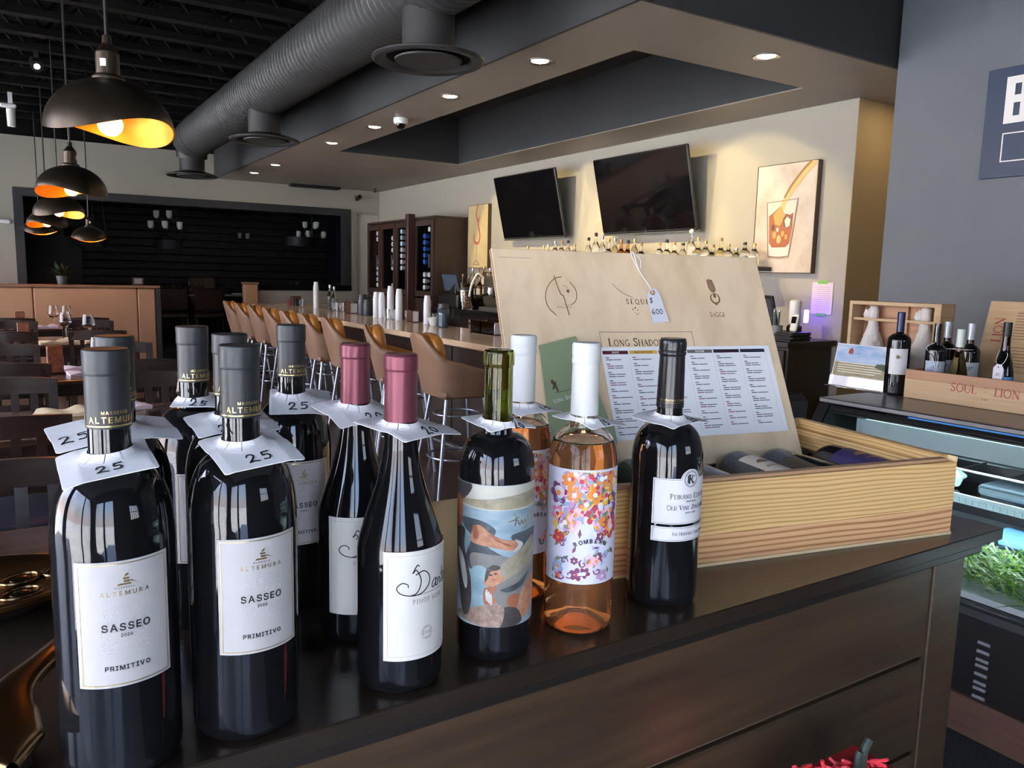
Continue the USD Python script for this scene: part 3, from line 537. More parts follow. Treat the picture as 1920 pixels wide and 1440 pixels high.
for y, h, l in ((8.1, .22, 'tall dark jug at the back edge of the bar'), (7.95, .17, 'shorter dark jug beside the tall one'), (6.2, .20, 'dark shaker jug in front of the espresso machine')):
    t = T('jug', l, 'jug', (3.2, y, BZ)); P(t, 'body', lathe(rounded([(0, 0), (.055, 0), (.058, h*.5), (.045, h), (.04, h), (0, h-.01)], .006, 2), 22), JUGM); P(t, 'handle', tube(bez([(.05, 0, h*.85), (.09, 0, h*.8), (.09, 0, h*.35), (.055, 0, h*.25)], 5), .007, 6), JUGM)
t = T('pitcher', 'blue steel cocktail shaker on the bar', 'shaker', (3.14, 6.08, BZ)); P(t, 'body', lathe(rounded([(0, 0), (.045, 0), (.052, .12), (.04, .16), (0, .165)], .01, 3), 24), TEAL)
t = T('bottle', 'green glass bottle with a white top at the far side of the bar', 'bottle', (3.22, 9.2, BZ)); P(t, 'glass', lathe(rounded([(0, 0), (.036, 0), (.036, .17), (.014, .22), (.013, .29), (0, .29)], .015, 4), 20), gmat('pale_green_glass', (.6, .75, .55))); P(t, 'cap', lathe([(.0145, .26), (.0145, .30), (0, .30)], 14), WHITE)
t = T('bottle', 'clear bottle beside the green one at the far side of the bar', 'bottle', (3.22, 9.05, BZ)); P(t, 'glass', lathe(rounded([(0, 0), (.033, 0), (.033, .15), (.013, .2), (.012, .27), (0, .27)], .015, 4), 20), GLASS); P(t, 'cap', lathe([(.0135, .25), (.0135, .28), (0, .28)], 14), STEEL)
t = T('straw_caddy', 'clear caddy of straws and coasters by the lid of the wine box', 'caddy', (3.17, 5.35, BZ)); P(t, 'tray', J(bx(-.08, .08, -.2, .2, 0, .006), bx(-.08, -.075, -.2, .2, 0, .10), bx(.075, .08, -.2, .2, 0, .10), bx(-.08, .08, -.2, -.195, 0, .1), bx(-.08, .08, .195, .2, 0, .1), bx(-.08, .08, -.01, .01, 0, .1)), PANE, False)
for k in range(9): P(t, 'packet', tr(bx(-.06, .06, -.008, .008, .008, .085), (0, -.17+.042*k, 0), rx=8), [WHITEP, smat('packet_tan', (.5, .36, .22), .6), smat('packet_orange', (.6, .2, .06), .6)][k % 3] if k < 3 else [WHITEP, LK+'packet_tan', LK+'packet_orange'][k % 3], False)
t = T('bowl', 'small white bowl in front of the dark shaker jug', 'bowl', (3.16, 6.3, BZ)); P(t, 'shell', lathe([(0, 0), (.035, 0), (.06, .075), (.057, .075), (.033, .006), (0, .006)], 22), WHITE)

# ---------------------------------------------------------------- back bar
CABW = smat('back_bar_wood', (.022, .016, .014), .4, c2=(.034, .024, .02), scale=5, stretch=(3, 3, 1)); CABK = smat('back_bar_black', (.012, .012, .012), .3)
t = T('back_bar', 'dark back bar cabinet along the wall under the televisions', 'cabinet', (0, 0, 0))
P(t, 'body', bx(4.34, 4.79, 3.42, 8.6, .08, .99), CABW); P(t, 'plinth', bx(4.38, 4.79, 3.46, 8.58, 0, .08), BLACKP); P(t, 'worktop', bx(4.28, 4.795, 3.38, 8.62, .992, 1.03, .004), CABK)
for k in range(8): P(t, 'cabinet_door', bx(4.32, 4.34, 3.44+.645*k, 3.44+.645*k+.63, .1, .97, .004), CABW)
t = T('wall_shelf', 'wall shelf of bottles below the televisions', 'shelf', (0, 0, 0)); P(t, 'board', bx(4.52, 4.795, 3.95, 7.3, 1.50, 1.53, .003), CABW)
for y in (4.2, 5.6, 7.0): P(t, 'bracket', J(bx(4.75, 4.795, y-.01, y+.01, 1.34, 1.50), bx(4.56, 4.795, y-.01, y+.01, 1.48, 1.50)), BLK)
SH = [(7.09, 1.74), (6.79, 1.74), (6.71, 1.75), (6.59, 1.78), (6.48, 1.78), (6.37, 1.78), (6.26, 1.74), (6.04, 1.8), (5.93, 1.84), (5.83, 1.81), (5.74, 1.78), (5.65, 1.78), (5.56, 1.77), (5.47, 1.76), (5.38, 1.77), (5.29, 1.73), (5.06, 1.73), (4.97, 1.75), (4.88, 1.73), (4.78, 1.72), (4.69, 1.79), (4.61, 1.76), (4.53, 1.73), (4.45, 1.7), (4.37, 1.75), (4.29, 1.70), (4.21, 1.67), (4.13, 1.71), (4.04, 1.70)]
AMBERG = gmat('amber_spirit', (.75, .32, .06)); STRAWG = gmat('straw_spirit', (.95, .86, .55)); CAPS = [BLK, STEEL, smat('cork_stopper', (.42, .28, .16), .7), WHITE, smat('gold_cap', (.5, .36, .12), .3, metal=.8)]
LBL = [smat('label_cream', (.72, .68, .55), .6), WHITEP, smat('label_grey', (.3, .32, .33), .5)]
def spirit(loc, h, shape, gm, cap, lbl, label, group='spirit bottles on the back bar'):
    t = T('spirit_bottle', label, 'bottle', loc, 0, group)
    pf = [[(0, 0), (.037, 0), (.037, h*.6), (.013, h*.74), (.012, h*.93), (0, h*.93)], [(0, 0), (.046, 0), (.046, h*.5), (.015, h*.62), (.014, h*.9), (0, h*.9)], [(0, 0), (.03, 0), (.034, h*.3), (.03, h*.6), (.012, h*.75), (.011, h*.93), (0, h*.93)]][shape]
    P(t, 'glass', lathe(rounded(pf, .014, 3), 16), gm, 50)
    P(t, 'stopper', lathe([(0, h*.885), (.0145, h*.885), (.0145, h), (0, h)], 12) if cap != 3 else tr(trimesh.creation.icosphere(2, .02), (0, 0, h)), CAPS[cap])
    if lbl >= 0: P(t, 'label', sector([.037, .046, .033][shape]+.0006, h*.15, h*.45, 110, 250, .0005, 10), LBL[lbl], False)
r = random.Random(11); cn = ['black', 'steel', 'cork', 'round white', 'gold']; shn = ['straight', 'broad', 'slim']
for k, (y, z) in enumerate(SH):
    gm, gn = (AMBERG, 'amber') if k in (12, 13) else (STRAWG, 'straw-coloured') if k in (11, 21, 24) else (GLASS, 'clear')
    c, s, l = r.choice((0, 1, 2, 4)), r.randrange(3), r.randrange(-1, 3)
    if k == 20: c = 3
    spirit((4.66, y, 1.531), z-1.531+(.02 if c == 3 else 0), s, gm, c, l, f'{shn[s]} {gn} bottle, {cn[c]} stopper, {ORD(k)} from the left on the wall shelf')
# stepped rack of bottles left of the box lid
t = T('bottle_rack', 'stepped rack of bottles at the left of the box lid', 'rack', (0, 0, 1.031)); P(t, 'step', bx(4.52, 4.63, 7.45, 8.45, 0, .13), CABK); P(t, 'step', bx(4.635, 4.79, 7.45, 8.45, 0, .24), CABK)
k = 0
for x, z, n, hh in ((4.575, 1.162, 7, .25), (4.71, 1.272, 7, .24)):
    for j in range(n):
        c, s, l = r.choice((0, 1, 2, 4)), r.randrange(3), r.randrange(0, 3); gm, gn = ((GLASS, 'clear'), (STRAWG, 'straw-coloured'), (GLASS, 'clear'), (AMBERG, 'amber'))[(j+k) % 4]
        spirit((x, 8.36-.135*j, z), hh+r.uniform(-.02, .02), s, gm, c, l, f'{shn[s]} {gn} bottle, {cn[c]} stopper, {ORD(j)} from the left on the {"lower" if k == 0 else "upper"} rack step', 'bottles on the stepped rack')
    k += 1
# espresso machine, jars, till
t = T('espresso_machine', 'dark steel espresso machine on the back bar behind the straw caddy', 'coffee machine', (4.36, 7.08, 1.031))
P(t, 'body', bx(-.06, .40, -.34, .34, .06, .38, .03), smat('machine_grey', (.10, .095, .085), .3, metal=.6)); P(t, 'drip_tray', bx(-.12, .1, -.32, .32, 0, .055, .01), STEEL); P(t, 'cup_rail', tube([(-.05, -.32, .42), (-.05, .32, .42)], .008, 8), CHROME)
for y in (-.18, .12): g = P(t, 'group_head', tr(lathe([(0, -.05), (.035, -.05), (.035, .02), (0, .02)], 16), (-.09, y, .24)), CHROME); P(t, 'portafilter', tube([(-.1, y, .2), (-.24, y-.02, .17)], [.016, .012], 8), BLK)
P(t, 'steam_lever', tube(bez([(-.07, .30, .36), (-.14, .31, .40), (-.2, .33, .28), (-.22, .34, .16)], 5), .012, 8), WHITE); P(t, 'dial', tr(lathe([(0, -.01), (.02, -.01), (.02, .012), (0, .012)], 14), ry=-90, loc=(-.065, -.03, .12)), CHROME)
t = T('cork_jar', 'glass jar full of wine corks on the back bar beside the till', 'jar', (4.34, 7.85, 1.031)); P(t, 'lid', lathe([(0, .221), (.088, .221), (.088, .245), (0, .25)], 24), BLK); P(t, 'glass', lathe([(0, 0), (.085, 0), (.085, .22), (.083, .22), (.083, .004), (0, .004)], 24), PANE, 50)
CORK = smat('cork', (.46, .30, .16), .8, c2=(.33, .20, .10), scale=30); cs = []
for k in range(90): cs.append(tr(lathe([(0, -.02), (.011, -.02), (.011, .02), (0, .02)], 8), (r.uniform(-.055, .055), r.uniform(-.055, .055), .02+.185*(k/90)), rz=r.uniform(0, 360), rx=r.uniform(0, 90)))
P(t, 'corks', J(cs), CORK, 40, kind='stuff')
t = T('till', 'black till with a tilted touch screen in front of the wine cabinet', 'cash register', (4.36, 8.2, 1.031)); P(t, 'drawer_base', bx(-.08, .14, -.24, .24, 0, .16, .02), BLK)
s = P(t, 'screen', tr(bx(-.015, .015, -.15, .15, -.11, .11, .006), (.0, .05, .30), rz=10, ry=-14), BLK); P(s, 'display', tr(bx(-.0165, -.0152, -.135, .135, -.095, .095), (.0, .05, .30), rz=10, ry=-14), emat('till_display', (.10, .16, .28), .35)); P(t, 'stand', bx(.0, .06, -.05, .12, .16, .30, .01), BLK)
t = T('coffee_grinder', 'steel grinder beside the espresso machine, mostly behind the box lid', 'grinder', (4.36, 6.5, 1.031)); P(t, 'body', bx(-.08, .12, -.09, .09, 0, .34, .02), STEEL); P(t, 'hopper', lathe([(.05, .341), (.085, .48), (.08, .48), (.045, .341)], 20), PANE)
t = T('fruit_bowl', 'bowl with an orange and a red fruit behind the straw caddy', 'bowl', (4.36, 5.45, 1.031)); P(t, 'shell', lathe([(0, 0), (.05, 0), (.10, .06), (.097, .06), (.048, .006), (0, .006)], 22), WHITE)
for x, y, c, n in ((0, .04, (.62, .22, .06), 'orange fruit'), (.01, -.045, (.45, .06, .04), 'red fruit')): S('fruit', tr(trimesh.creation.icosphere(3, .042), (4.36+x, 5.45+y, 1.082)), smat(n.replace(' ', '_'), c, .45), f'{n} in the bowl on the back bar', 'fruit')

# ---------------------------------------------------------------- televisions
TVS = smat('tv_screen', (.003, .003, .004), .04, spec=.7); TVB = smat('tv_bezel', (.02, .02, .022), .3); TVG = smat('tv_lower_edge', (.16, .17, .19), .35, metal=.5)
def tv(y, w, label):
    t = T('television', label, 'television', (4.605, y, 2.15))
    h, tilt = .675, -13.5
    def q(m): return tr(m, ry=tilt)
    P(t, 'casing', q(bx(0, .035, -w/2, w/2, -h/2, h/2, .008)), TVB); P(t, 'screen', q(bx(-.002, -.0002, -w/2+.009, w/2-.009, -h/2+.018, h/2-.009)), TVS, False); P(t, 'lower_edge', q(bx(-.001, .045, -w/2, w/2, -h/2-.014, -h/2-.001, .003)), TVG)
    P(t, 'back_box', q(bx(.036, .075, -w*.36, w*.36, -h*.42, h*.25, .01)), BLK); P(t, 'wall_arm', J(bx(.07, .19, -.05, -.03, -.04, .06), bx(.07, .19, .03, .05, -.04, .06), bx(.175, .19, -.2, .2, -.12, .14)), BLK); P(t, 'logo', q(bx(-.003, -.0015, -.012, .012, -h/2+.004, -h/2+.011)), STEEL)
tv(5.26, 1.19, 'larger-looking television nearest the whiskey picture'); tv(7.04, 1.15, 'television at the left, beside the wine glass picture')

# ---------------------------------------------------------------- canvases
def canvas(y0, y1, z0, z1, bg, edge, label):
    t = T('canvas_picture', label, 'picture', (0, 0, 0)); w, h = y1-y0, z1-z0
    P(t, 'canvas', bx(4.755, 4.797, y0, y1, z0, z1, .003), bg); P(t, 'frame_edge', J(bx(4.753, 4.799, y0-.004, y0, z0, z1), bx(4.753, 4.799, y1, y1+.004, z0, z1), bx(4.753, 4.799, y0, y1, z0-.004, z0), bx(4.753, 4.799, y0, y1, z1, z1+.004)), edge, False)
    def art(poly, m, lay, name):
        P(t, name, frame(ext(affinity.scale(poly, w, h, origin=(0, 0)), .0005, .0004*lay), (4.7548, y1, z0), (0, -1, 0), (0, 0, 1), (-1, 0, 0)), m, False)
    return art
PARCH = smat('parchment', (.60, .53, .46), .7, c2=(.48, .38, .29), scale=7, lo=.42, hi=.75); EDGEB = smat('canvas_edge_brown', (.10, .065, .035), .5)
a = canvas(3.61, 4.13, 1.49, 2.265, PARCH, EDGEB, 'canvas picture of whiskey poured into a glass with ice')
C = {k: smat('art_'+k, c, .6) for k, c in dict(glass=(.60, .54, .47), base=(.66, .60, .53), rust=(.36, .11, .04), amber=(.62, .30, .09), dark=(.13, .06, .045), gold=(.60, .42, .16), plum=(.20, .09, .08), brown=(.30, .16, .06), line=(.3, .22, .17), pale=(.66, .58, .47)).items()}
a(Polygon([(.20, .655), (.72, .672), (.62, .15), (.27, .15)]), C['glass'], 1, 'glass_outline'); a(Polygon([(.265, .27), (.63, .27), (.61, .155), (.30, .150), (.275, .17)]), C['base'], 2, 'glass_base')
a(Polygon([(.245, .53), (.30, .55), (.42, .61), (.50, .55), (.56, .52), (.66, .55), (.655, .42), (.62, .27), (.56, .235), (.33, .235), (.27, .28)]), C['rust'], 3, 'whiskey')
a(unary_union([LineString([tuple(q) for q in bez([(.97, 1.0), (.84, .93), (.66, .80), (.52, .68), (.45, .58)], 8)]).buffer(.036, cap_style=2)]).intersection(sbox(0, 0, 1, 1)), C['gold'], 4, 'pour'); a(LineString([tuple(q) for q in bez([(.90, 1.0), (.77, .925), (.60, .80), (.49, .69)], 8)]).buffer(.014, cap_style=2).intersection(sbox(0, 0, 1, 1)), C['brown'], 5, 'pour_streak')
a(Polygon([(.32, .54), (.44, .62), (.53, .52), (.44, .43), (.36, .45)]), C['amber'], 5, 'ice_cube'); a(Polygon([(.49, .49), (.54, .545), (.64, .52), (.64, .44), (.57, .40), (.50, .43)]), C['plum'], 5, 'ice_shadow'); a(Polygon([(.52, .48), (.56, .515), (.62, .49), (.61, .43), (.55, .415)]), C['pale'], 6, 'ice_cube')
for cx, cy, rr, m in ((.36, .35, .035, 'amber'), (.44, .31, .04, 'gold'), (.50, .36, .028, 'amber'), (.33, .42, .03, 'dark'), (.56, .33, .025, 'amber'), (.41, .40, .022, 'pale')): a(Point(cx, cy).buffer(rr, quad_segs=3), C[m], 6, 'highlight')
a(unary_union([LineString([(.20, .655), (.27, .15)]).buffer(.007), LineString([(.72, .672), (.62, .15)]).buffer(.009), LineString([(.20, .655), (.72, .672)]).buffer(.004), LineString([(.27, .15), (.45, .138), (.62, .15)]).buffer(.009)]), C['line'], 7, 'glass_line')
YEL = smat('canvas_yellow', (.62, .50, .26), .7, c2=(.55, .42, .2), scale=4)
a = canvas(8.10, 8.58, 1.51, 2.25, YEL, EDGEB, 'pale yellow canvas with a line drawing of a wine glass')
RL = smat('art_red_line', (.50, .12, .06), .6)
a(unary_union([LineString([tuple(q) for q in bez([(.50, 1.0), (.42, .86), (.52, .72), (.56, .62), (.62, .52), (.58, .42), (.46, .39), (.34, .43), (.32, .52)], 8)]).buffer(.022), LineString([tuple(q) for q in bez([(.58, .80), (.52, .70), (.60, .60)], 6)]).buffer(.016)]), RL, 1, 'red_line')
a(unary_union([LineString([(.46, .39), (.45, .12)]).buffer(.010), LineString([tuple(q) for q in bez([(.30, .05), (.45, .11), (.60, .05)], 6)]).buffer(.012), LineString([(.30, .05), (.60, .05)]).buffer(.008)]), C['line'], 1, 'stem_line')

# ---------------------------------------------------------------- wine cabinet
WCAB = smat('wine_cabinet_wood', (.050, .031, .024), .38, c2=(.072, .046, .035), scale=5, stretch=(10, 10, 1)); WIN = smat('wine_cabinet_dark', (.008, .009, .010), .5); WRED = smat('wine_cabinet_red_wood', (.075, .032, .024), .4)
t = T('wine_cabinet', 'tall dark wine cabinet with glass doors full of bottles', 'cabinet', (0, 0, 0))
X0, Y0, Y1 = 4.35, 8.66, 10.78
P(t, 'side_panel', bx(X0, 4.79, Y0, Y0+.03, 0, 2.09), WCAB); P(t, 'side_panel', bx(X0, 4.79, Y1-.03, Y1, 0, 2.09), WCAB); P(t, 'top_panel', bx(X0-.01, 4.79, Y0-.01, Y1+.01, 2.09, 2.12), WCAB); P(t, 'back_panel', bx(4.76, 4.79, Y0+.03, Y1-.03, 0, 2.09), WIN); P(t, 'base_cabinet', bx(X0, 4.76, Y0+.03, Y1-.03, 0, 1.12), WCAB)
for y in (9.22, 9.80, 10.30): P(t, 'divider', bx(X0+.02, 4.76, y-.012, y+.012, 1.12, 2.09), WIN)
for a, b, m in ((10.30, 10.76, WCAB), (9.80, 10.28, WRED), (9.22, 9.78, WCAB), (8.67, 9.20, WCAB)):
    if abs(a-9.22) < .01 and False: continue
    d = P(t, 'door', J(bx(X0-.025, X0-.002, a, a+.06, 1.14, 2.08), bx(X0-.025, X0-.002, b-.06, b, 1.14, 2.08), bx(X0-.025, X0-.002, a+.06, b-.06, 1.14, 1.21), bx(X0-.025, X0-.002, a+.06, b-.06, 2.01, 2.08)), m, False)
    P(t, 'lower_door', J(bx(X0-.025, X0-.002, a, b, .06, 1.12)), m, False)
    P(d, 'handle', bx(X0-.045, X0-.025, a+.075, a+.085, 1.5, 1.66), STEEL)
P(t, 'pilaster', bx(X0-.13, X0-.027, 9.165, 9.245, 0, 2.16, .006), WRED, False)
bl = None; FOIL = [smat('foil_silver', (.78, .80, .82), .3, metal=.2), smat('foil_blue', (.05, .16, .62), .3, metal=.3), smat('foil_pale_blue', (.50, .70, .85), .3, metal=.2)]
bl = {}
def cellar(y, z, c, where):
    if c not in bl:
        q = T('cellar_bottle', f'{("silver", "blue", "pale blue")[c]} foil of a cellar bottle, {where}', 'wine bottle', (X0+.006, y, z), 0, 'bottles lying in the wine cabinet')
        P(q, 'glass', tr(lathe([(0, .30), (.037, .30), (.037, .11), (.014, .07), (0, .07)][::-1], 14), ry=90), BLKG); P(q, 'foil_cap', tr(lathe([(0, -.005), (.031, -.002), (.032, .02), (.02, .07), (0, .07)], 16), ry=90), FOIL[c]); bl[c] = q
    else: dup(bl[c], (X0+.006, y, z), 0, f'{("silver", "blue", "pale blue")[c]} foil of a cellar bottle, {where}')
cw = ['far left door', 'second door, right column', 'third door, left column', 'third door, right column', 'nearest door, left column', 'nearest door, right column']
for ci, (y, rows) in enumerate(((10.47, [0, 1, 5, 6, 7, 8, 9]), (9.95, [1, 2, 3, 5, 6, 9]), (9.66, [0, 1, 2, 3, 4, 5, 6]), (9.46, [0, 1, 2, 3, 4, 5, 6, 7, 8, 9]), (8.97, [1, 2, 3, 4, 5, 7, 8, 9]), (8.84, [0, 7]))):
    for k in rows: cellar(y, 1.965-.079*k, 1 if (ci == 4 and k < 6) else (2 if ci in (2, 3) and k < 3 else 0), f'{cw[ci]}, {ORD(k)} row down')
# ---------------------------------------------------------------- right end of the back bar
WZ = 1.031
t = T('order_screen', 'small dark screen standing edge-on beside the box lid', 'screen', (4.52, 3.74, WZ)); s = P(t, 'casing', tr(bx(-.012, .012, -.13, .13, 0, .19, .005), (0, 0, .11), rz=-28, ry=-14), BLK); P(s, 'display', tr(bx(-.0135, -.0122, -.115, .115, .02, .17), (0, 0, .11), rz=-28, ry=-14), emat('order_display', (.09, .12, .2), .25)); P(t, 'stand', bx(-.05, .05, -.05, .05, 0, .12, .01), BLK)
t = T('canister', 'grey canister with a white sticker in front of the small screen', 'canister', (4.37, 3.63, WZ)); P(t, 'body', lathe(rounded([(0, 0), (.05, 0), (.05, .14), (.045, .15), (0, .15)], .008, 3), 22), smat('slate_grey', (.10, .115, .125), .5)); P(t, 'sticker', sector(.0508, .05, .08, 170, 215, .0005, 8), WHITEP)
t = T('utensil_cup', 'cup of green and grey utensils left of the white lamp', 'cup', (4.36, 3.545, WZ)); P(t, 'cup_body', lathe([(0, 0), (.035, 0), (.04, .10), (.037, .10), (.033, .006), (0, .006)], 18), smat('cup_grey', (.2, .21, .21), .4))
for k in range(5): P(t, 'utensil', tube([(.01*(k-2), .006*(k % 2), .01), (.018*(k-2), .012*(k % 3), .19+.012*(k % 3))], .006, 6), [smat('utensil_green', (.12, .2, .10), .5), STEEL, smat('utensil_blue', (.2, .25, .3), .5), LK+'utensil_green', STEEL][k])
t = T('table_lamp', 'white cylinder lamp glowing blue at the wall', 'lamp', (4.52, 3.53, WZ)); P(t, 'base', bx(-.04, .04, -.04, .04, 0, .10, .01), BLK); P(t, 'shade', lathe(rounded([(0, .102), (.04, .102), (.04, .27), (0, .275)], .015, 4), 24), WHITE)
P(t, 'blue_diode', lathe([(0, .11), (.018, .115), (.018, .20), (0, .205)], 10, (.16, .03, 0)), emat('blue_diode', (.08, .04, 1.), 40.))
t = T('handset', 'white handset with a small screen on the stack of black menus', 'phone', (4.42, 3.46, WZ+.062)); s = P(t, 'body', tr(bx(-.012, .012, -.027, .027, 0, .12, .008), (0, 0, 0), ry=12), WHITE); P(s, 'screen', tr(bx(-.0135, -.0122, -.018, .018, .055, .10), (0, 0, 0), ry=12), BLKG)
for k in range(6): S('menu', tr(bx(-.10, .10, -.14, .14, 0, .009, .002), (4.42+.004*(k % 3), 3.53+.006*(k % 2), WZ+.010*k), rz=(k*7) % 5-2), BLK, f'black menu cover, {ORD(k)} from the bottom of the stack at the back bar end', 'menu', 'stack of black menus')
t = T('bin_tray', 'clear plastic tray at the near end of the back bar', 'tray', (4.33, 3.72, WZ)); P(t, 'shell', J(bx(-.045, .06, -.08, .08, 0, .005), bx(-.045, -.04, -.08, .08, 0, .075), bx(.055, .06, -.08, .08, 0, .075), bx(-.045, .06, -.08, -.075, 0, .075), bx(-.045, .06, .075, .08, 0, .075)), smat('frosted_plastic', (.5, .47, .43), .3), False)
t = T('trash_bin', 'black bin in front of the end of the back bar', 'bin', (4.08, 3.28, 0)); P(t, 'body', lathe([(0, 0), (.19, 0), (.235, .70), (.225, .70), (.18, .01), (0, .01)], 4), smat('bin_black', (.014, .014, .015), .5), False); P(t, 'rim', tube([(.235*math.cos(a), .235*math.sin(a), .70) for a in np.arange(4)*math.pi/2], .014, 6, True), BLK)
PINK = smat('pink_paper', (.72, .58, .60), .7); TAPE = smat('green_tape', (.16, .50, .06), .5)
t = T('notice', 'pinkish paper notice stuck to the wall with green tape', 'notice', (4.797, 3.53, 1.315)); P(t, 'sheet', bx(-.002, 0, -.085, .085, -.11, .11), PINK, False); P(t, 'tape', bx(-.003, -.0021, -.04, .04, .10, .122), TAPE, False); P(t, 'tape', bx(-.003, -.0021, -.04, .04, -.125, -.105), TAPE, False)
P(t, 'print_lines', J([bx(-.0027, -.0021, -.06, .06-.012*(k % 3), .075-.014*k, .078-.014*k) for k in range(12)]), smat('faint_print', (.5, .38, .40), .7), False)
# ================================================================ dining chairs and tables
CHW = smat('chair_wood', (.026, .014, .0105), .28, c2=(.042, .023, .016), scale=5, stretch=(2, 2, 9)); CHS = smat('chair_vinyl', (.035, .035, .045), .35)
def make_chair(loc, rz, label, group):
    t = T('dining_chair', label, 'chair', loc, rz, group)
    P(t, 'seat', bx(-.215, .215, -.2, .21, .43, .475, .018), CHS); P(t, 'seat_frame', bx(-.205, .205, -.195, .2, .385, .428), CHW)
    for s in (-1, 1):
        P(t, 'leg', bx(s*.20-.02, s*.20+.02, .165, .205, 0, .385, .003), CHW)
        pts = np.array([(s*.20, -.20, 0), (s*.20, -.195, .25), (s*.20, -.19, .45), (s*.20, -.215, .65), (s*.20, -.25, .87)])
        v = np.array([[x+dx, y+dy, z] for x, y, z in pts for dx, dy in ((-.019, -.02), (.019, -.02), (.019, .02), (-.019, .02))]); f = list(grid_faces(5, 4, True))+[[0, 2, 1], [0, 3, 2], [16, 17, 18], [16, 18, 19]]
        P(t, 'leg', trimesh.Trimesh(v, f, process=False), CHW, 30)
        P(t, 'stretcher', bx(s*.20-.012, s*.20+.012, -.175, .165, .16, .19), CHW)
    def rail(z0, z1, y, bow, th=.022, w=.222):
        A = np.linspace(-1, 1, 13); rows = []
        for dy, z in ((-th/2, z0), (th/2, z0), (th/2, z1), (-th/2, z1), (-th/2, z0)): rows.append([(a*w, y-bow*(1-a*a)+dy, z+(.012*(1-a*a) if z == z1 else 0)) for a in A])
        return trimesh.Trimesh(np.array(rows).reshape(-1, 3), grid_faces(5, 13), process=False)
    P(t, 'top_rail', rail(.80, .872, -.243, .035), CHW, 30); P(t, 'lower_rail', rail(.585, .63, -.207, .02, w=.19), CHW, 30)
    for k in range(4): x = -.12+.08*k; P(t, 'slat', bx(x-.016, x+.016, -.010, .010, 0, .175), CHW, False); 
    return t
def fixslats(t):
    # the slats lean with the back
    for c in t.GetChildren():
        if c.GetName().startswith('slat'):
            m = UsdGeom.Mesh(c); p = np.array(m.GetPointsAttr().Get()); p[:, 1] += np.where(p[:, 2] > .1, -.255-.010, -.222)+.0; p[:, 2] += .63; m.GetPointsAttr().Set(Vt.Vec3fArray.FromNumpy(p.astype(np.float32)))
CG = 'dark wooden chairs at the dining tables'
def tabl(loc, w, d, label):
    t = T('dining_table', label, 'table', loc, 0, None)
    P(t, 'top', bx(-w/2, w/2, -d/2, d/2, .722, .75, .004), TABT); P(t, 'apron', bx(-w/2+.05, w/2-.05, -d/2+.05, -d/2+.07, .65, .72), CHW, False); P(t, 'apron', bx(-w/2+.05, w/2-.05, d/2-.07, d/2-.05, .65, .72), CHW, False)
    for sx in (-1, 1):
        for sy in (-1, 1): P(t, 'leg', bx(sx*(w/2-.06)-.025, sx*(w/2-.06)+.025, sy*(d/2-.06)-.025, sy*(d/2-.06)+.025, 0, .72, .003), CHW)
TABT = smat('dining_table_top', (.055, .028, .018), .16, c2=(.085, .042, .026), scale=3, stretch=(1, 10, 10))
TY = [(.28, 1.95, .72, 'dining table nearest the camera at the lower left'), (.28, 3.87, .72, 'second dining table, seen through the curved chair back'), (.28, 5.63, .72, 'third dining table with a menu stand and pink napkins'), (.28, 8.15, .95, 'fourth dining table with yellow-lit napkins and wine glasses'), (.28, 9.95, .60, 'farthest dining table in front of the booth')]
for x, y, d, l in TY: tabl((x, y, 0), 1.25, d, l)
o = {0: 'second', 1: 'third', 2: 'fourth', 3: 'farthest', -1: 'nearest'}
CH = []
for x, side in ((-.05, 'left'), (.62, 'right')):
    CH += [(x, 2.27, 180, f'dark wooden chair on the {side} at the far side of the nearest table'), (x, 3.56, 0, f'dark wooden chair on the {side} at the near side of the second table'), (x, 4.17, 180, f'dark wooden chair on the {side} at the far side of the second table'), (x, 5.36, 0, f'dark wooden chair on the {side} at the near side of the third table'), (x, 6.05, 180, f'dark wooden chair on the {side} at the far side of the third table'),
          (x, 7.80, 0, f'dark wooden chair on the {side} at the near side of the fourth table'), (x, 8.75, 180, f'dark wooden chair on the {side} at the far side of the fourth table'), (x, 9.72, 0, f'dark wooden chair on the {side} at the near side of the farthest table')]
CH += [(-1.25, 4.2, 90, 'dark wooden chair alone at the left edge, seen side-on')]
ch0 = make_chair((*CH[0][:2], 0), CH[0][2], CH[0][3], CG); fixslats(ch0)
rr = random.Random(3)
for x, y, a, l in CH[1:]: dup(ch0, (x+rr.uniform(-.02, .02), y, 0), a+rr.uniform(-4, 4), l)
LEA = smat('chair_leather_tan', (.16, .10, .06), .5)
for x, y, a, l, um in ((2.72, 13.9, 180, 'tan-backed chair at the dark-room table with glasses', 1), (2.0, 12.75, 0, 'dark chair at the near side of the dark-room table with glasses', 0), (2.5, 12.7, 0, 'right dark chair at the near side of the dark-room table', 0), (3.65, 12.9, 90, 'brown-backed chair behind the knee wall in the dark room', 2), (4.5, 13.1, 90, 'brown-backed chair by the dark casing in the back room', 2)):
    t = T('upholstered_chair', l, 'chair', (x, y, .28), a); um, hb_ = (CHW, LEA, LK+'drum_shade')[um], (.34, .48, .46)[um]; P(t, 'seat', bx(-.22, .22, -.21, .21, .40, .48, .02), um); P(t, 'backrest', tr(bx(-.21, .21, -.03, .03, 0, hb_, .02), (0, -.2, .52), rx=8), um)
    for sx in (-1, 1):
        for sy in (-1, 1): P(t, 'leg', bx(sx*.19-.018, sx*.19+.018, sy*.18-.018, sy*.18+.018, 0, .40), CHW)
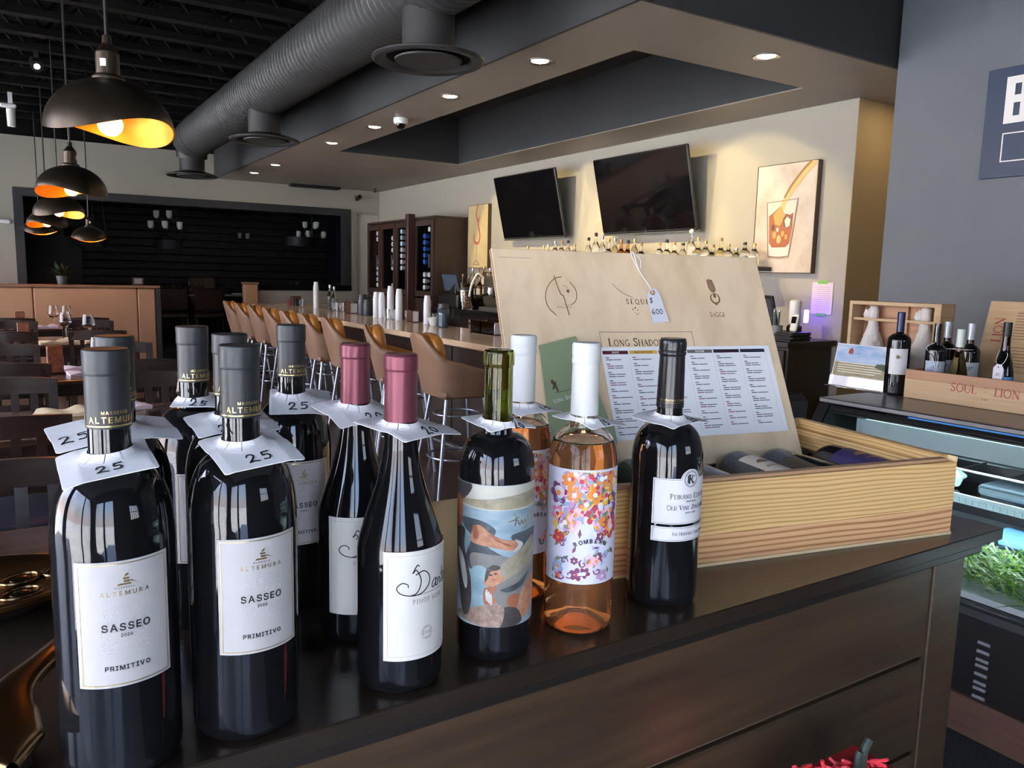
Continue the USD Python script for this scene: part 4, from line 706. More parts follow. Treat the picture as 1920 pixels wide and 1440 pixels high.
# ---------------------------------------------------------------- on the dining tables
TZ7 = .751
MENU = smat('menu_stand_orange', (.30, .085, .03), .35, c2=(.14, .04, .02), scale=30); NAPY = smat('napkin_cream', (.80, .62, .36), .8); NAPP = smat('napkin_pink', (.72, .56, .56), .8)  # NAPY has the yellow light on the napkins put into its colour
for x, y, rz, l in ((.20, 5.62, 12, 'amber patterned menu stand on the third table'), (.06, 8.0, 0, 'amber patterned menu stand on the fourth table, behind the chair backs'), (.05, 9.9, 0, 'amber patterned menu stand on the farthest table')):
    t = T('menu_stand', l, 'menu stand', (x, y, TZ7), rz); P(t, 'panel', bx(-.045, .045, -.012, .012, .008, .175, .004), MENU); P(t, 'foot', bx(-.055, .055, -.035, .035, 0, .008, .003), BLK)
def napkin(loc, rz, m, l, w=.22, d=.14):
    n = 14; X, Y = np.meshgrid(np.linspace(-w/2, w/2, n), np.linspace(-d/2, d/2, n)); Z = .012+.016*np.sin(X*22+Y*9)**2*np.cos(Y*10)+.022*np.exp(-((X-.03)**2+(Y)**2)/.002)
    v = np.vstack([np.stack([X, Y, Z], -1).reshape(-1, 3), np.stack([X*.98, Y*.98, 0*Z], -1).reshape(-1, 3)]); f = grid_faces(n, n); e = [];
    b = np.r_[np.arange(n), np.arange(n-1)*n+n-1+n, n*n-2-np.arange(n-1), (np.arange(n-2)[::-1]+1)*n]
    b = np.array([i for i in dict.fromkeys(b.tolist()) if i < n*n]); q = np.stack([b, np.roll(b, -1), np.roll(b, -1)+n*n, b+n*n], -1)
    f = np.vstack([f, f[:, ::-1]+n*n, q[:, [0, 2, 1]], q[:, [0, 3, 2]]]); S('napkin', tr(trimesh.Trimesh(v, f, process=False), loc, rz=rz), m, l, 'napkin', smooth=60)
for x, y, a, m, l, w in ((.30, 7.85, 5, NAPY, 'yellow-lit folded napkin at the front of the fourth table', .26), (.47, 8.08, -20, NAPY, 'yellow-lit napkin heaped in the middle of the fourth table', .24), (.62, 7.85, 0, NAPY, 'yellow-lit napkin by the right-hand glass of the fourth table', .2), (.36, 5.80, 0, NAPP, 'pink napkin behind the menu stand of the third table', .24), (.37, 5.52, 8, NAPP, 'pink napkin at the front edge of the third table', .22), (.75, 5.7, 0, NAPP, 'pale napkin on the right of the third table', .2),
    (.18, 4.05, -10, NAPY, 'yellow-lit napkin on the second table right of the chair back', .26), (.40, 4.1, 8, NAPP, 'pinkish napkin on the second table behind the grey capsules', .26), (-.12, 3.75, 0, NAPY, 'yellow-lit napkin on the second table seen between the chair slats', .24), (.7, 3.72, 14, NAPP, 'pinkish napkin under the short tumbler', .24), (.30, 9.85, 0, NAPP, 'pink napkin on the farthest table', .2), (.75, 9.85, 0, NAPP, 'pink napkin at the right of the farthest table', .16)): napkin((x, y, TZ7), a, m, l, w)
for x, y, l in ((.40, 8.4, 'left wine glass on the fourth table'), (.56, 8.0, 'wine glass above the rear grey capsule, on the fourth table'), (.36, 9.85, 'left wine glass of the pair on the farthest table'), (.48, 9.8, 'right wine glass of the pair on the farthest table'), (.43, 5.45, 'wine glass with a blue gleam on the third table')):
    t = T('wine_glass', l, 'wine glass', (x, y, TZ7)); P(t, 'glass', wineglass(.24, .055), GLASS, 60)
t = T('tumbler_glass', 'short wide tumbler with a straw on the second table', 'glass', (.70, 4.12, TZ7+.03)); P(t, 'glass', lathe(rounded([(0, 0), (.03, 0), (.05, .035), (.036, .105), (.0345, .105), (.048, .035), (.028, .006), (0, .006)], .008, 3), 24), GLASS, 60); P(t, 'straw', tube([(.0, .01, .012), (.006, .0, .15)], .003, 6), smat('straw_grey', (.35, .4, .45), .4))
# ================================================================ refrigerated case with boxes and bottles on it
CASEK = smat('case_black', (.006, .006, .007), .5, spec=.25); CASET = smat('case_top_steel', (.13, .13, .14), .30, metal=.75); PLW = smat('case_plinth_wood', (.085, .042, .030), .4, c2=(.12, .062, .042), scale=4, stretch=(10, 1, 10))
CASEIN = smat('case_inside', (.42, .47, .47), .5); CASEDK = smat('case_back', (.05, .06, .065), .3)
t = T('display_case', 'black refrigerated display case with a slanted glass front by the blue wall', 'display case', (0, 0, 0))
E0, E1 = -.45, 2.045
P(t, 'plinth', bx(2.49, 3.5, E0, E1-.04, 0, .128, .004), PLW)
P(t, 'lower_panel', bx(2.51, 3.5, E0, E1, .130, .385), CASEK)
for g in range(3):
    for yb in (1.13, .35):
        for k in range(3): P(t, 'vent_slot', tr(bx(-.004, .004, -.02, .02, -.006, .006, .002), (2.508, yb+.035, .315-.028*k-.075*g+.0), ry=25), smat('vent_grey', (.10, .105, .11), .45) if g+k == 0 and yb > 1 else LK+'vent_grey', False)
P(t, 'bumper', bx(2.485, 2.52, E0, E1, .388, .428, .008), smat('case_bumper', (.018, .02, .023), .4))
P(t, 'tub', J(bx(2.52, 3.5, E0, E1-.03, .39, .43), bx(3.44, 3.5, E0, E1-.03, .43, .92)), CASEDK, False)
P(t, 'top_deck', bx(2.845, 3.56, E0, E1+.01, .928, .95, .004), CASET); P(t, 'front_trim', bx(2.822, 2.844, E0, E1+.01, .930, .951, .004), CASET)
pl = np.array([[2.83, .925], [2.50, .44], [2.52, .43], [3.5, .43], [3.5, .925]])
end = ext(Polygon(pl), .03)
P(t, 'end_panel', frame(end, (0, E1, 0), (1, 0, 0), (0, 0, 1), (0, -1, 0)), CASEK, False)
def slant(y0, y1, a, b, off, th):
    u = np.array([.33, 0, .49]); u /= np.linalg.norm(u); n = np.array([-u[2], 0, u[0]]); L = .588; o = np.array([2.50, 0, .435])
    return frame(bx(a*L, b*L, y0, y1, off, off+th), o, u, (0, 1, 0), n)
P(t, 'glass_front', slant(E0, E1-.045, 0, .97, .0, .006), PANE, False); P(t, 'upper_bar', slant(E0, E1, .955, 1.0, -.012, .014), CASEK, False); P(t, 'corner_frame', slant(E1-.045, E1+.005, 0, 1.0, -.004, .014), CASEK, False)
LED = emat('case_lamp', (.45, .95, 1.), 7.); LEDB = emat('case_blue_strip', (.02, .20, .75), .9)
P(t, 'canopy', bx(2.93, 3.43, E0, E1-.1, .80, .872), smat('case_canopy', (.22, .28, .30), .4)); P(t, 'lamp_tube', bx(2.925, 2.945, E0+.05, E1-.14, .873, .89, .004), LED); P(t, 'blue_strip', bx(2.96, 2.98, E0+.05, E1-.3, .892, .922), LEDB)
P(t, 'glass_shelf', bx(2.93, 3.42, E0, E1-.1, .632, .642), PANE, False); P(t, 'price_rail', J(bx(2.915, 2.928, E0, E1-.1, .628, .662), *[bx(2.912, 2.916, E0+.024*k, E0+.024*k+.012, .632, .648) for k in range(98)]), smat('price_rail', (.45, .62, .68), .3), False)
P(t, 'wire_rack', J(tube([(3.0, E0, .735), (3.0, E1-.12, .735)], .005, 6), tube([(3.2, E0, .735), (3.2, E1-.12, .735)], .005, 6), *[tube([(3.0, E0+.25*k, .735), (3.4, E0+.25*k, .735)], .004, 6) for k in range(10)]), STEEL)
r = random.Random(5)
P(t, 'deck', bx(2.53, 3.43, E0, E1-.04, .432, .452), CASEIN)
rect(t, (2.96, .8, .797), 2.3, .02, 190, (-.35, 0, -1), (.78, .97, 1.))  # unseen strip light under the canopy, added to brighten herbs and shelf
HERB = [smat('herb_bright', (.26, .50, .05), .5), smat('herb_mid', (.12, .28, .06), .5), smat('herb_pale', (.46, .58, .36), .5)]
hb = T('herbs', 'bright green leafy herbs heaped behind the glass of the display case', 'herbs', (0, 0, 0), kind='stuff')
for kk in range(3):
    lv = []
    for k in range(560):
        x, y, z = r.uniform(2.53, 2.86), r.uniform(.72, 1.44), r.uniform(.456, .52); a = r.gauss(1.2, .7); L = r.uniform(.05, .13); w = r.uniform(.003, .007); c, s = math.cos(a), math.sin(a); dz = r.uniform(-.02, .03)
        o = np.array([x, y, z]); d = np.array([c, s, 0])*L; n = np.array([-s, c, 0])*w; up = np.array([0, 0, .014+dz])
        v = [o, o+d*.5+n+up, o+d*.5-n+up, o+d+np.array([0, 0, dz])]; lv.append(trimesh.Trimesh(v, [[0, 2, 1], [1, 2, 3], [0, 1, 2], [1, 3, 2]], process=False))
    m = J(lv); m.vertices[:, 2] = np.maximum(m.vertices[:, 2], .4535)
    P(hb, 'leaves', m, HERB[kk], False, kind='stuff')
for k, (x, y) in enumerate(((2.64, 1.37), (2.57, .88), (2.60, .80))): S('radish', tr(trimesh.creation.icosphere(2, .021), (x, y, .486), sc=None), LK+'red_fruit', ['red radish at the left end of the green herbs', 'red radish at the front edge of the herbs', 'second red radish at the right front of the herbs'][k], 'vegetable', smooth=True)
t = T('tray', 'blue-covered white tray behind the herbs in the display case', 'tray', (3.02, 1.33, .4525)); P(t, 'tray_body', bx(-.12, .12, -.1, .1, 0, .05, .01), WHITE); P(t, 'cloth', bx(-.11, .11, -.12, .09, .051, .075, .01), smat('blue_cloth', (.12, .30, .60), .6))
MIST = smat('mist_bag', (.45, .60, .60), .35); n3 = lambda v, s: meshkit.fbm(v*s, 3, 5)[:, None]
for k, (x, y, w, h, l) in enumerate(((3.08, 1.84, .085, .12, 'large pale plastic bag at the left end of the upper shelf in the case'), (3.06, 1.62, .055, .085, 'small pale plastic bag on the upper shelf in the case'))):
    b = trimesh.creation.icosphere(3); v = b.vertices*[w, w, h/2]; v = v*(.75+.5*n3(b.vertices+k*9, 2.2)); v[:, 2] -= v[:, 2].min(); S('plastic_bag', trimesh.Trimesh(v+[x, y, .643], b.faces, process=False), MIST, l, 'bag', smooth=True)
for k, (x0, y0, y1, l) in enumerate(((3.04, 1.0, 1.5, 'dark wrapped tray on the glass shelf of the case, left'), (3.04, .4, .9, 'dark wrapped tray on the glass shelf of the case, right'))): S('wrapped_tray', bx(x0, 3.38, y0, y1, .643, .685, .012), smat(f'wrap_{k}', (.07, .10, .12), .25), l, 'tray')

# ---------------------------------------------------------------- standing on the case
DZ = .951
PINE1 = smat('crate_wood', (.54, .38, .21), .55, c2=(.44, .29, .15), scale=5, stretch=(.7, .7, 14), lo=.3, hi=.8); PINE2 = smat('crate_wood_pink', (.46, .25, .14), .55, c2=(.37, .19, .10), scale=5, stretch=(.7, .7, 14), lo=.3, hi=.8); REDT = smat('crate_red_ink', (.36, .06, .04), .6); BRNT = smat('burnt_ink', (.20, .10, .05), .7)
XF = 3.165
t = T('wine_crate', 'low wooden wine crate lettered in red on the display case', 'crate', (0, 0, 0)); c0, c1 = 1.36, 1.895; c0 = 1.20
P(t, 'front_board', bx(XF, XF+.014, c0, c1, DZ, DZ+.082, .001), PINE1, False); P(t, 'front_board', bx(XF, XF+.014, c0, c1, DZ+.0822, DZ+.120, .001), PINE2, False)
P(t, 'side_board', bx(XF+.0142, XF+.32, c1-.014, c1, DZ, DZ+.12), PINE2, False); P(t, 'side_board', bx(XF+.0142, XF+.32, c0, c0+.014, DZ, DZ+.12), PINE2, False); P(t, 'back_board', bx(XF+.306, XF+.32, c0+.0142, c1-.0142, DZ, DZ+.12), PINE1, False); P(t, 'bottom_board', bx(XF+.0142, XF+.306, c0+.0142, c1-.0142, DZ, DZ+.01), PINE1, False)
def wallfx(m, y, z, x): return frame(m, (x, y, z), (0, -1, 0), (0, 0, 1), (-1, 0, 0))
P(t, 'lettering', J(wallfx(SER('SOUL', .034, .0004), 1.650, DZ+.053, XF-.0001), wallfx(SER('LION', .034, .0004), 1.487, DZ+.053, XF-.0001), wallfx(SER('of', .010, .0004), 1.566, DZ+.078, XF-.0001), wallfx(SER('a', .010, .0004), 1.566, DZ+.062, XF-.0001)), REDT, False)
P(t, 'small_print', J(wallfx(SER('LODI', .008, .0004), 1.566, DZ+.032, XF-.0001)), BRNT, False)
lean = math.radians(74); U3 = np.array([0, -1., 0]); V3 = np.array([math.cos(lean), 0, math.sin(lean)]); N3 = np.cross(U3, V3); LO = np.array([XF+.325, 1.80, DZ+.001])
t = T('crate_lid', 'leaning wooden crate lid with red letters and burnt-in print', 'lid', (0, 0, 0)); P(t, 'board', frame(bx(0, .60, 0, .425, -.008, 0), LO, U3, V3, N3), PINE1, False)
P(t, 'lettering', frame(tr(SER('LION', .040, .0004), (.078, .30, .0001), rz=90), LO, U3, V3, N3), REDT, False)
P(t, 'print_lines', frame(J([bx(.12, .29-.03*((k*7) % 4 == 3), .375-.0125*k, .378-.0125*k, 0, .0005) for k in range(10)]+[bx(.12, .30-.02*(k % 3), .225-.0135*k, .228-.0135*k, 0, .0005) for k in range(7)]+[bx(.16, .22, .09, .093, 0, .0005), bx(.15, .21, .08, .083, 0, .0005)]), LO, U3, V3, N3), BRNT, False)
# upright open crate with two wrapped bottles
t = T('bottle_crate', 'upright open wooden crate holding two bottles wrapped in white tissue', 'crate', (0, 0, 0)); a0, a1, X = 1.90, 2.345, 3.40
P(t, 'back_panel', bx(X+.10, X+.11, a0, a1, DZ, DZ+.39), PINE2, False)
for nm, b in (('side_board', (a0, a0+.03, 0, .39)), ('side_board', (a1-.016, a1, 0, .39)), ('top_board', (a0+.03, a1-.016, .374, .39)), ('bottom_board', (a0+.03, a1-.016, 0, .014))): P(t, nm, bx(X, X+.10, b[0], b[1], DZ+b[2], DZ+b[3]), PINE1, False)
P(t, 'divider', bx(X+.085, X+.0999, 2.10, 2.106, DZ+.014, DZ+.374), PINE2, False); P(t, 'cross_bar', bx(X+.015, X+.03, a0+.03, a1-.016, DZ+.30, DZ+.312), PINE1, False)
TIS = smat('tissue_paper', (.68, .66, .63), .8, bump=.6, bscale=40)
for k, (y, l) in enumerate(((2.255, 'left bottle wrapped in white tissue in the upright crate'), (2.0, 'right bottle wrapped in twisted white tissue in the upright crate'))):
    m = fine(lathe(rounded([(0, 0), (.058, 0), (.060, .15), (.024, .25), (.020, .35), (.006, .355), (0, .355)], .03, 4), 28), .02); v = m.vertices; v += m.vertex_normals*((meshkit.fbm(v*55+k*3, 3)-.5)*.014)[:, None]
    t = T('wrapped_bottle', l, 'wrapped bottle', (X+.062, y, DZ+.015)); P(t, 'tissue', m, TIS, True)
    b = trimesh.creation.icosphere(3); P(t, 'tissue_knot', trimesh.Trimesh(b.vertices*[.018, .022, .03]*(.7+.6*n3(b.vertices+k, 2.5))+[0, .03, .31], b.faces, process=False), TIS, True)
# bottles on and in the crate
BOT = smat('bottle_black_glass', (.0045, .0045, .005), .035, spec=.65)
def label_txt(parts, r, ang, z0):
    return J([bend(m, r, ang, z0) for m in parts])
def claret(t, r, h, zs, cap, capm, glassm=BOT, n=40):
    P(t, 'glass', lathe(rounded([(0, .003), (r-.006, .0), (r, .006), (r, zs), (r, zs+.028), (r*.62, zs+.046), (.0150, zs+.050), (.0140, zs+.06), (.0140, h-.003), (0, h-.003)], {1: .003, 2: .005, 4: .02, 5: .012, 6: .01, 7: .01}, 5), n), glassm, 60)
    if cap: P(t, 'capsule', lathe(rounded([(.0142, cap), (.0152, cap), (.0152, h-.02), (.0160, h-.018), (.0160, h), (0, h)], {4: .004}, 3), 32), capm, 40)
GREY1 = smat('capsule_silver_blue', (.42, .47, .52), .35, metal=.4); NAVY = smat('capsule_navy', (.02, .035, .10), .25, metal=.3); LBW = smat('label_white', (.72, .73, .74), .6); LBB = smat('label_sky', (.10, .28, .55), .5); LBG = smat('label_greyblue', (.40, .48, .58), .6)
t = T('wine_bottle', 'large dark bottle with navy capsule between the photo stand and the crate', 'wine bottle', (3.215, 1.965, DZ)); claret(t, .047, .355, .215, .27, NAVY)
l = P(t, 'label', sector(.0474, .09, .20, 168, 262, .0003, 20), LBW, False); P(l, 'emblem', J([bend(fine(ext(Polygon([(.012*math.cos(a)*(1 if j % 2 == 0 else .45), .012*math.sin(a)*(1 if j % 2 == 0 else .45)) for j, a in enumerate(np.arange(12)*math.pi/6)]), .0002), .006), .0478, 212, .165), bend(TXT('K', .010), .0478, 226, .158)]), smat('emblem_gold_brown', (.18, .12, .04), .5), False)
for k, (x, y, h, cap, capm, lm, l) in enumerate(((3.265, 1.83, .305, 0, None, LBG, 'crate bottle with bare black neck, blue-grey label and a white neck string'), (3.37, 1.845, .31, .24, GREY1, LBG, 'crate bottle with silver-blue capsule, half hidden at the left rear'), (3.36, 1.742, .31, .24, GREY1, LBG, 'crate bottle with silver-blue capsule, right of the pale wine'))):
    t = T('wine_bottle', l, 'wine bottle', (x, y, DZ+.0105)); claret(t, .040, h, .17, cap, capm)
    lb = P(t, 'label', sector(.0404, .06, .148, 150, 275, .0003, 20), lm, False); rr2 = random.Random(k); P(lb, 'ink_sketch', J([bend(fine(strokes([[(-.03, -.03+.01*j), (-.01, .0+.006*j), (.02-.004*j, .03)]], .0016+.001*(j % 2)), .006), .0408, 205, .10) for j in range(5)]), smat('ink_blue_grey', (.12, .16, .26), .6), False)
t = T('neck_string', 'white string looped on the bare-necked crate bottle', 'string', (3.265, 1.83, DZ+.0105)); P(t, 'loop', tube(bez([(-.016, .0, .224), (-.03, .025, .20), (-.043, -.01, .17), (-.041, -.028, .12), (-.034, -.030, .16), (-.018, -.012, .222)], 6), .0012, 6), WHITEP)
t = T('wine_bottle', 'pale golden wine with white capsule and a white card collar in the crate', 'wine bottle', (3.245, 1.722, DZ+.0105)); AMB = gmat('pale_wine', (.80, .55, .24)); P(t, 'glass', lathe(rounded([(0, .003), (.037, 0), (.040, .006), (.040, .085), (.022, .17), (.0145, .20), (.014, .285), (0, .285)], {2: .004, 3: .02, 4: .02, 5: .01}, 5), 32), AMB, 60); P(t, 'capsule', lathe(rounded([(.0145, .215), (.0155, .215), (.0155, .288), (0, .288)], .003, 2), 28), smat('capsule_mint', (.62, .70, .64), .45)); P(t, 'label', sector(.0404, .045, .085, 140, 280, .0003, 18), LBW, False)
S('price_card', frame(ext(sbox(-.04, -.03, .04, .03).difference(Point(0, 0).buffer(.0165)), .0008), (3.245, 1.722, DZ+.0105+.205), (0, -1, 0), (1, 0, 0), (0, 0, 1)), WHITEP, 'blank white card on the neck of the golden wine in the crate', 'price card', smooth=False)
t = T('wine_bottle', 'slim dark bottle with screw cap, sky-blue label and a string tag', 'wine bottle', (3.26, 1.555, DZ+.0105)); P(t, 'glass', lathe(rounded([(0, .003), (.034, 0), (.037, .006), (.037, .12), (.028, .17), (.0155, .22), (.0135, .30), (0, .30)], {2: .004, 3: .03, 4: .03, 5: .02}, 5), 32), BOT, 60); P(t, 'screw_cap', lathe(rounded([(.014, .27), (.0155, .27), (.0155, .325), (0, .325)], .002, 2), 28), BLK); P(t, 'label', sector(.0373, .05, .115, 140, 282, .0003, 18), LBB, False)
TAGM = smat('tag_lilac_white', (.66, .66, .74), .7)
def hangtag(t, m, mat, w, h):
    pass
t = T('price_tag', 'white string tag hanging on the slim dark bottle', 'price tag', (3.26, 1.555, DZ+.0105)); pg = Polygon([(-.017, 0), (.017, 0), (.019, .062), (.009, .078), (-.009, .078), (-.019, .062)]).difference(Point(0, .067).buffer(.003)); P(t, 'card', frame(ext(pg, .0008), (-.040, .002, .085), (0, -1, 0), (.09, 0, .996), (-.996, 0, .09)), TAGM, False); P(t, 'ink', frame(tr(hand('20', .010, .0012), (0, .038, .0009)), (-.040, .002, .085), (0, -1, 0), (.09, 0, .996), (-.996, 0, .09)), INK, False); P(t, 'string', tube(bez([(-.035, 0, .152), (-.03, -.016, .175), (-.017, -.017, .205), (.0, .0185, .215), (-.017, .017, .205), (-.03, .016, .175), (-.035, .0, .152)], 5), .001, 5), WHITEP)
t = T('book', 'dark book with white letters standing at the right edge of the crate', 'book', (3.40, 1.46, DZ+.0105)); P(t, 'cover', tr(bx(-.012, .012, -.07, .06, 0, .19, .003), (0, 0, 0), ry=10), smat('book_cover', (.03, .035, .025), .4, c2=(.10, .12, .09), scale=40)); P(t, 'lettering', tr(frame(TXT('Ac', .030, True), (-.0125, .035, .145), (0, -1, 0), (0, 0, 1), (-1, 0, 0)), (0, 0, 0), ry=10), WHITEP, False)
# photo stand
t = T('photo_stand', 'clear stand with a landscape photo card at the left end of the case', 'photo stand', (3.20, 2.125, DZ)); tl = 12
def q(m): return tr(m, ry=tl)
SKYB = smat('print_sky', (.20, .36, .62), .4, c2=(.52, .60, .70), scale=9, stretch=(1, 1, 3)); FIELD = smat('print_field', (.25, .24, .10), .5, c2=(.36, .31, .22), scale=18, stretch=(1, 1, 4)); TREE = smat('print_trees', (.04, .07, .025), .5)
P(t, 'foot', bx(-.03, .06, -.16, .16, 0, .004), PANE, False); P(t, 'sheet', q(bx(0, .003, -.155, .155, .0045, .20)), WHITEP, False)
P(t, 'sky', q(bx(-.0008, 0, -.15, .15, .115, .196)), SKYB, False); P(t, 'field', q(bx(-.0008, 0, -.15, .15, .05, .1148)), FIELD, False); P(t, 'trees', q(frame(ext(Polygon([(.05, .105), (.06, .12), (.09, .122), (.12, .118), (.149, .122), (.149, .085), (.10, .092)]), .0004), (-.0009, 0, 0), (0, -1, 0), (0, 0, 1), (-1, 0, 0))), TREE, False)
P(t, 'print_lines', q(frame(J([bx(-.13, .09-.03*(k == 4), .112-.011*k, .116-.011*k, 0, .0003) for k in range(5)]), (-.0009, 0, 0), (0, -1, 0), (0, 0, 1), (-1, 0, 0))), smat('print_cream', (.75, .74, .6), .6), False); P(t, 'crest', q(frame(ext(Polygon([(-.088, .155), (-.068, .155), (-.066, .17), (-.078, .185), (-.09, .17)]), .0004), (-.0009, 0, 0), (0, -1, 0), (0, 0, 1), (-1, 0, 0))), REDT, False)
P(t, 'clear_front', q(bx(-.004, -.0015, -.16, .16, .0045, .205)), PANE, False)
# blue wall sign
SGB = smat('sign_navy', (.020, .040, .088), .45); SGW = smat('sign_white', (.80, .78, .74), .5)
t = T('wall_sign', 'navy sign with white letters and an outlined box on the blue wall', 'sign', (4.279, 2.253, 0)); P(t, 'panel', bx(-.022, 0, -.95, 0, 1.97, 2.507, .002), SGB, False)
B_ = sbox(0, 0, .085, .226).buffer(.012, join_style=1).buffer(0).union(sbox(0, 0, .05, .226)); B_ = unary_union([sbox(0, 0, .07, .226), Polygon([(.07, 0), (.10, 0), (.115, .015), (.115, .10), (.102, .115), (.115, .13), (.115, .21), (.10, .226), (.07, .226)])]); B_ = B_.difference(sbox(.042, .035, .072, .098)).difference(sbox(.042, .135, .072, .19))
P(t, 'letter', frame(ext(B_, .006), (-.022, -.097, 2.232), (0, -1, 0), (0, 0, 1), (-1, 0, 0)), SGW, False)
P(t, 'outlined_box', frame(ext(sbox(0, 0, .72, .142).difference(sbox(.006, .006, .714, .136)), .001), (-.022, -.097, 2.046), (0, -1, 0), (0, 0, 1), (-1, 0, 0)), SGW, False)
# ================================================================ the counter in front
usdkit.material(stage, LK+'counter_top', {'t': ('texture_coordinate', {}), 'n': ('noise_texture', dict(scale=5, detail=5)), 'r': ('rgb_ramp', {'ramp': [(0, (.016, .011, .008)), (1, (.030, .020, .014))]}), 'n2': ('noise_texture', dict(scale=420, detail=2)), 'b': ('bump', dict(strength=.16, distance=.001)), 'p': ('principled_bsdf', dict(roughness=.20, specular_ior_level=.6))},
    [('t.object', 'n.vector'), ('n.fac', 'r.fac'), ('r.color', 'p.base_color'), ('t.object', 'n2.vector'), ('n2.fac', 'b.height'), ('b.normal', 'p.normal')], surface='p.BSDF')
CTW = smat('counter_wood', (.034, .022, .013), .30, c2=(.080, .050, .028), scale=3.2, stretch=(.8, 1, 12), detail=6, lo=.3, hi=.75); CTE = smat('counter_edge', (.018, .014, .012), .22); CTG = smat('counter_groove', (.10, .075, .055), .3)  # groove tone is lighter: the lit groove edges are put into its colour
t = T('counter', 'dark wooden counter carrying the wine bottles and the pine box', 'counter', (0, 0, 0))
P(t, 'top', bx(-.9, 1.283, .586, 1.126, 1.031, 1.05, .0015), LK+'counter_top', 20); P(t, 'moulding', bx(-.9, 1.255, .600, 1.115, 1.010, 1.030, .003), CTE)
P(t, 'core', bx(-.88, 1.215, .632, 1.10, .0, 1.009), CTE)
for k, (a, b) in enumerate(((.8625, 1.0085), (.7065, .854), (.5505, .698), (.3945, .542), (.2385, .386), (.08, .23))):
    P(t, 'board', bx(-.88, 1.148, .616, .6315, a, b, .003), CTW, False); P(t, 'groove_strip', bx(-.88, 1.146, .6225, .6315, a-.0065, a-.0005, .0015), CTG, False)
P(t, 'stile', bx(1.1485, 1.231, .613, .6315, .0, 1.0095, .002), CTW, False); P(t, 'end_panel', bx(1.2155, 1.231, .632, 1.10, .0, 1.0095), CTW, False)
P(t, 'plinth', bx(-.87, 1.225, .606, .6125, .0, .075), CTE, False)
CZ = 1.0503
# ---------------------------------------------------------------- bronze ornaments at the left
BRZ = smat('ornament_bronze', (.34, .20, .085), .24, metal=1., c2=(.22, .13, .06), scale=7); BRZD = smat('ornament_underside', (.02, .015, .012), .35)  # near black feet: the shadow under the bronze is put into their colour
t = T('bronze_dish', 'oval bronze dish with three embossed rings at the left edge', 'ornament', (-.045, .985, CZ))
e = lambda rx, ry, prof: trimesh.Trimesh(lathe(prof, 64).vertices*[rx, ry, 1], lathe(prof, 64).faces, process=False)
P(t, 'plate', e(.105, .086, rounded([(0, .026), (.80, .026), (.93, .031), (1., .030), (1.0, .024), (.97, .022), (0, .022)], {2: .03, 3: .01}, 4)), BRZ, 30); P(t, 'foot', e(.105, .086, [(0, 0), (.55, 0), (.9, .0215), (0, .0215)]), BRZD)
for x, y, a in ((.035, .0, 30), (.075, .01, 40), (.035, -.045, 30)):
    q = np.arange(40)*2*math.pi/40; P(t, 'embossed_ring', tr(tube(np.stack([.020*np.cos(q), .014*np.sin(q), 0*q], -1), .0026, 8, True), (x, y, .0275), rz=a), BRZ)
    P(t, 'boss', tr(trimesh.Trimesh(trimesh.creation.icosphere(2).vertices*[.011, .007, .003], trimesh.creation.icosphere(2).faces, process=False), (x, y, .0268), rz=a), BRZ, True)
t = T('bronze_ornament', 'curved bronze ladle-shaped ornament in front of the oval dish', 'ornament', (0, 0, CZ))
sp = bez([(.060, .835, .030), (.028, .790, .032), (.006, .748, .034), (-.014, .712, .034), (-.024, .672, .033), (-.022, .632, .030), (-.018, .600, .025)], 8); W = np.interp(np.linspace(0, 1, len(sp)), [0, .2, .4, .55, .7, .85, 1], [.006, .010, .013, .017, .025, .025, .004])
tg = np.gradient(sp, axis=0); nn = np.stack([-tg[:, 1], tg[:, 0]], -1); nn /= np.linalg.norm(nn, axis=1, keepdims=True); rows = []
for a in np.arange(20)*2*math.pi/20: rows.append(np.stack([sp[:, 0]+nn[:, 0]*W*math.cos(a), sp[:, 1]+nn[:, 1]*W*math.cos(a), sp[:, 2]+.0065*math.copysign(abs(math.sin(a))**.7, math.sin(a))], -1))
P(t, 'body', trimesh.Trimesh(np.array(rows+[rows[0]]).reshape(-1, 3), grid_faces(21, len(sp)), process=False), BRZ, 50)
P(t, 'foot', J([lathe([(0, 0), (.014, 0), (.010, .026), (0, .026)], 16, (x, y, 0)) for x, y in ((-.020, .65), (.03, .79))]), BRZD)
# ---------------------------------------------------------------- pine box
U = np.array([.98177, -.19008, 0]); B = np.array([.19008, .98177, 0]); F0 = np.array([1.1747, .6105, 0]); LL = .60
def bf(m): return frame(m, F0-U*LL+np.array([0, 0, CZ]), U, B, (0, 0, 1))
PBX = smat('pine_yellow', (.74, .50, .22), .45, c2=(.52, .29, .09), wave=('z', 52, 9., .42), stretch=(.14, .14, 1), lo=.45, hi=1.); PBP = smat('pine_pink', (.68, .40, .20), .45, c2=(.40, .18, .07), wave=('z', 40, 9., .40), stretch=(.14, .14, 1), lo=.45, hi=1.); PBI = smat('pine_inside', (.50, .33, .16), .5, c2=(.42, .26, .12), wave=('z', 30, 3, .1), stretch=(.2, .2, 1)); PLIGHT = smat('pine_edge', (.74, .56, .32), .5); PLIP = smat('pine_lip', (.44, .26, .14), .5)
t = T('pine_wine_box', 'open pine wine box on the counter with its lid leaning back', 'wine box', (0, 0, 0)); D, H = .332, .1195
P(t, 'front_board', bf(bx(0, LL, 0, .014, .0045, .042, .0006)), PBP, False, 'pinkish lower board of the box front'); P(t, 'front_board', bf(bx(0, LL, 0, .014, .0422, .112, .0006)), PBX, False)
P(t, 'front_lip', bf(bx(.016, LL-.016, .004, .016, .1122, .117, .0006)), PLIP, False); P(t, 'bottom_board', bf(bx(-.001, LL+.001, -.001, D, 0, .0043)), PLIGHT, False)
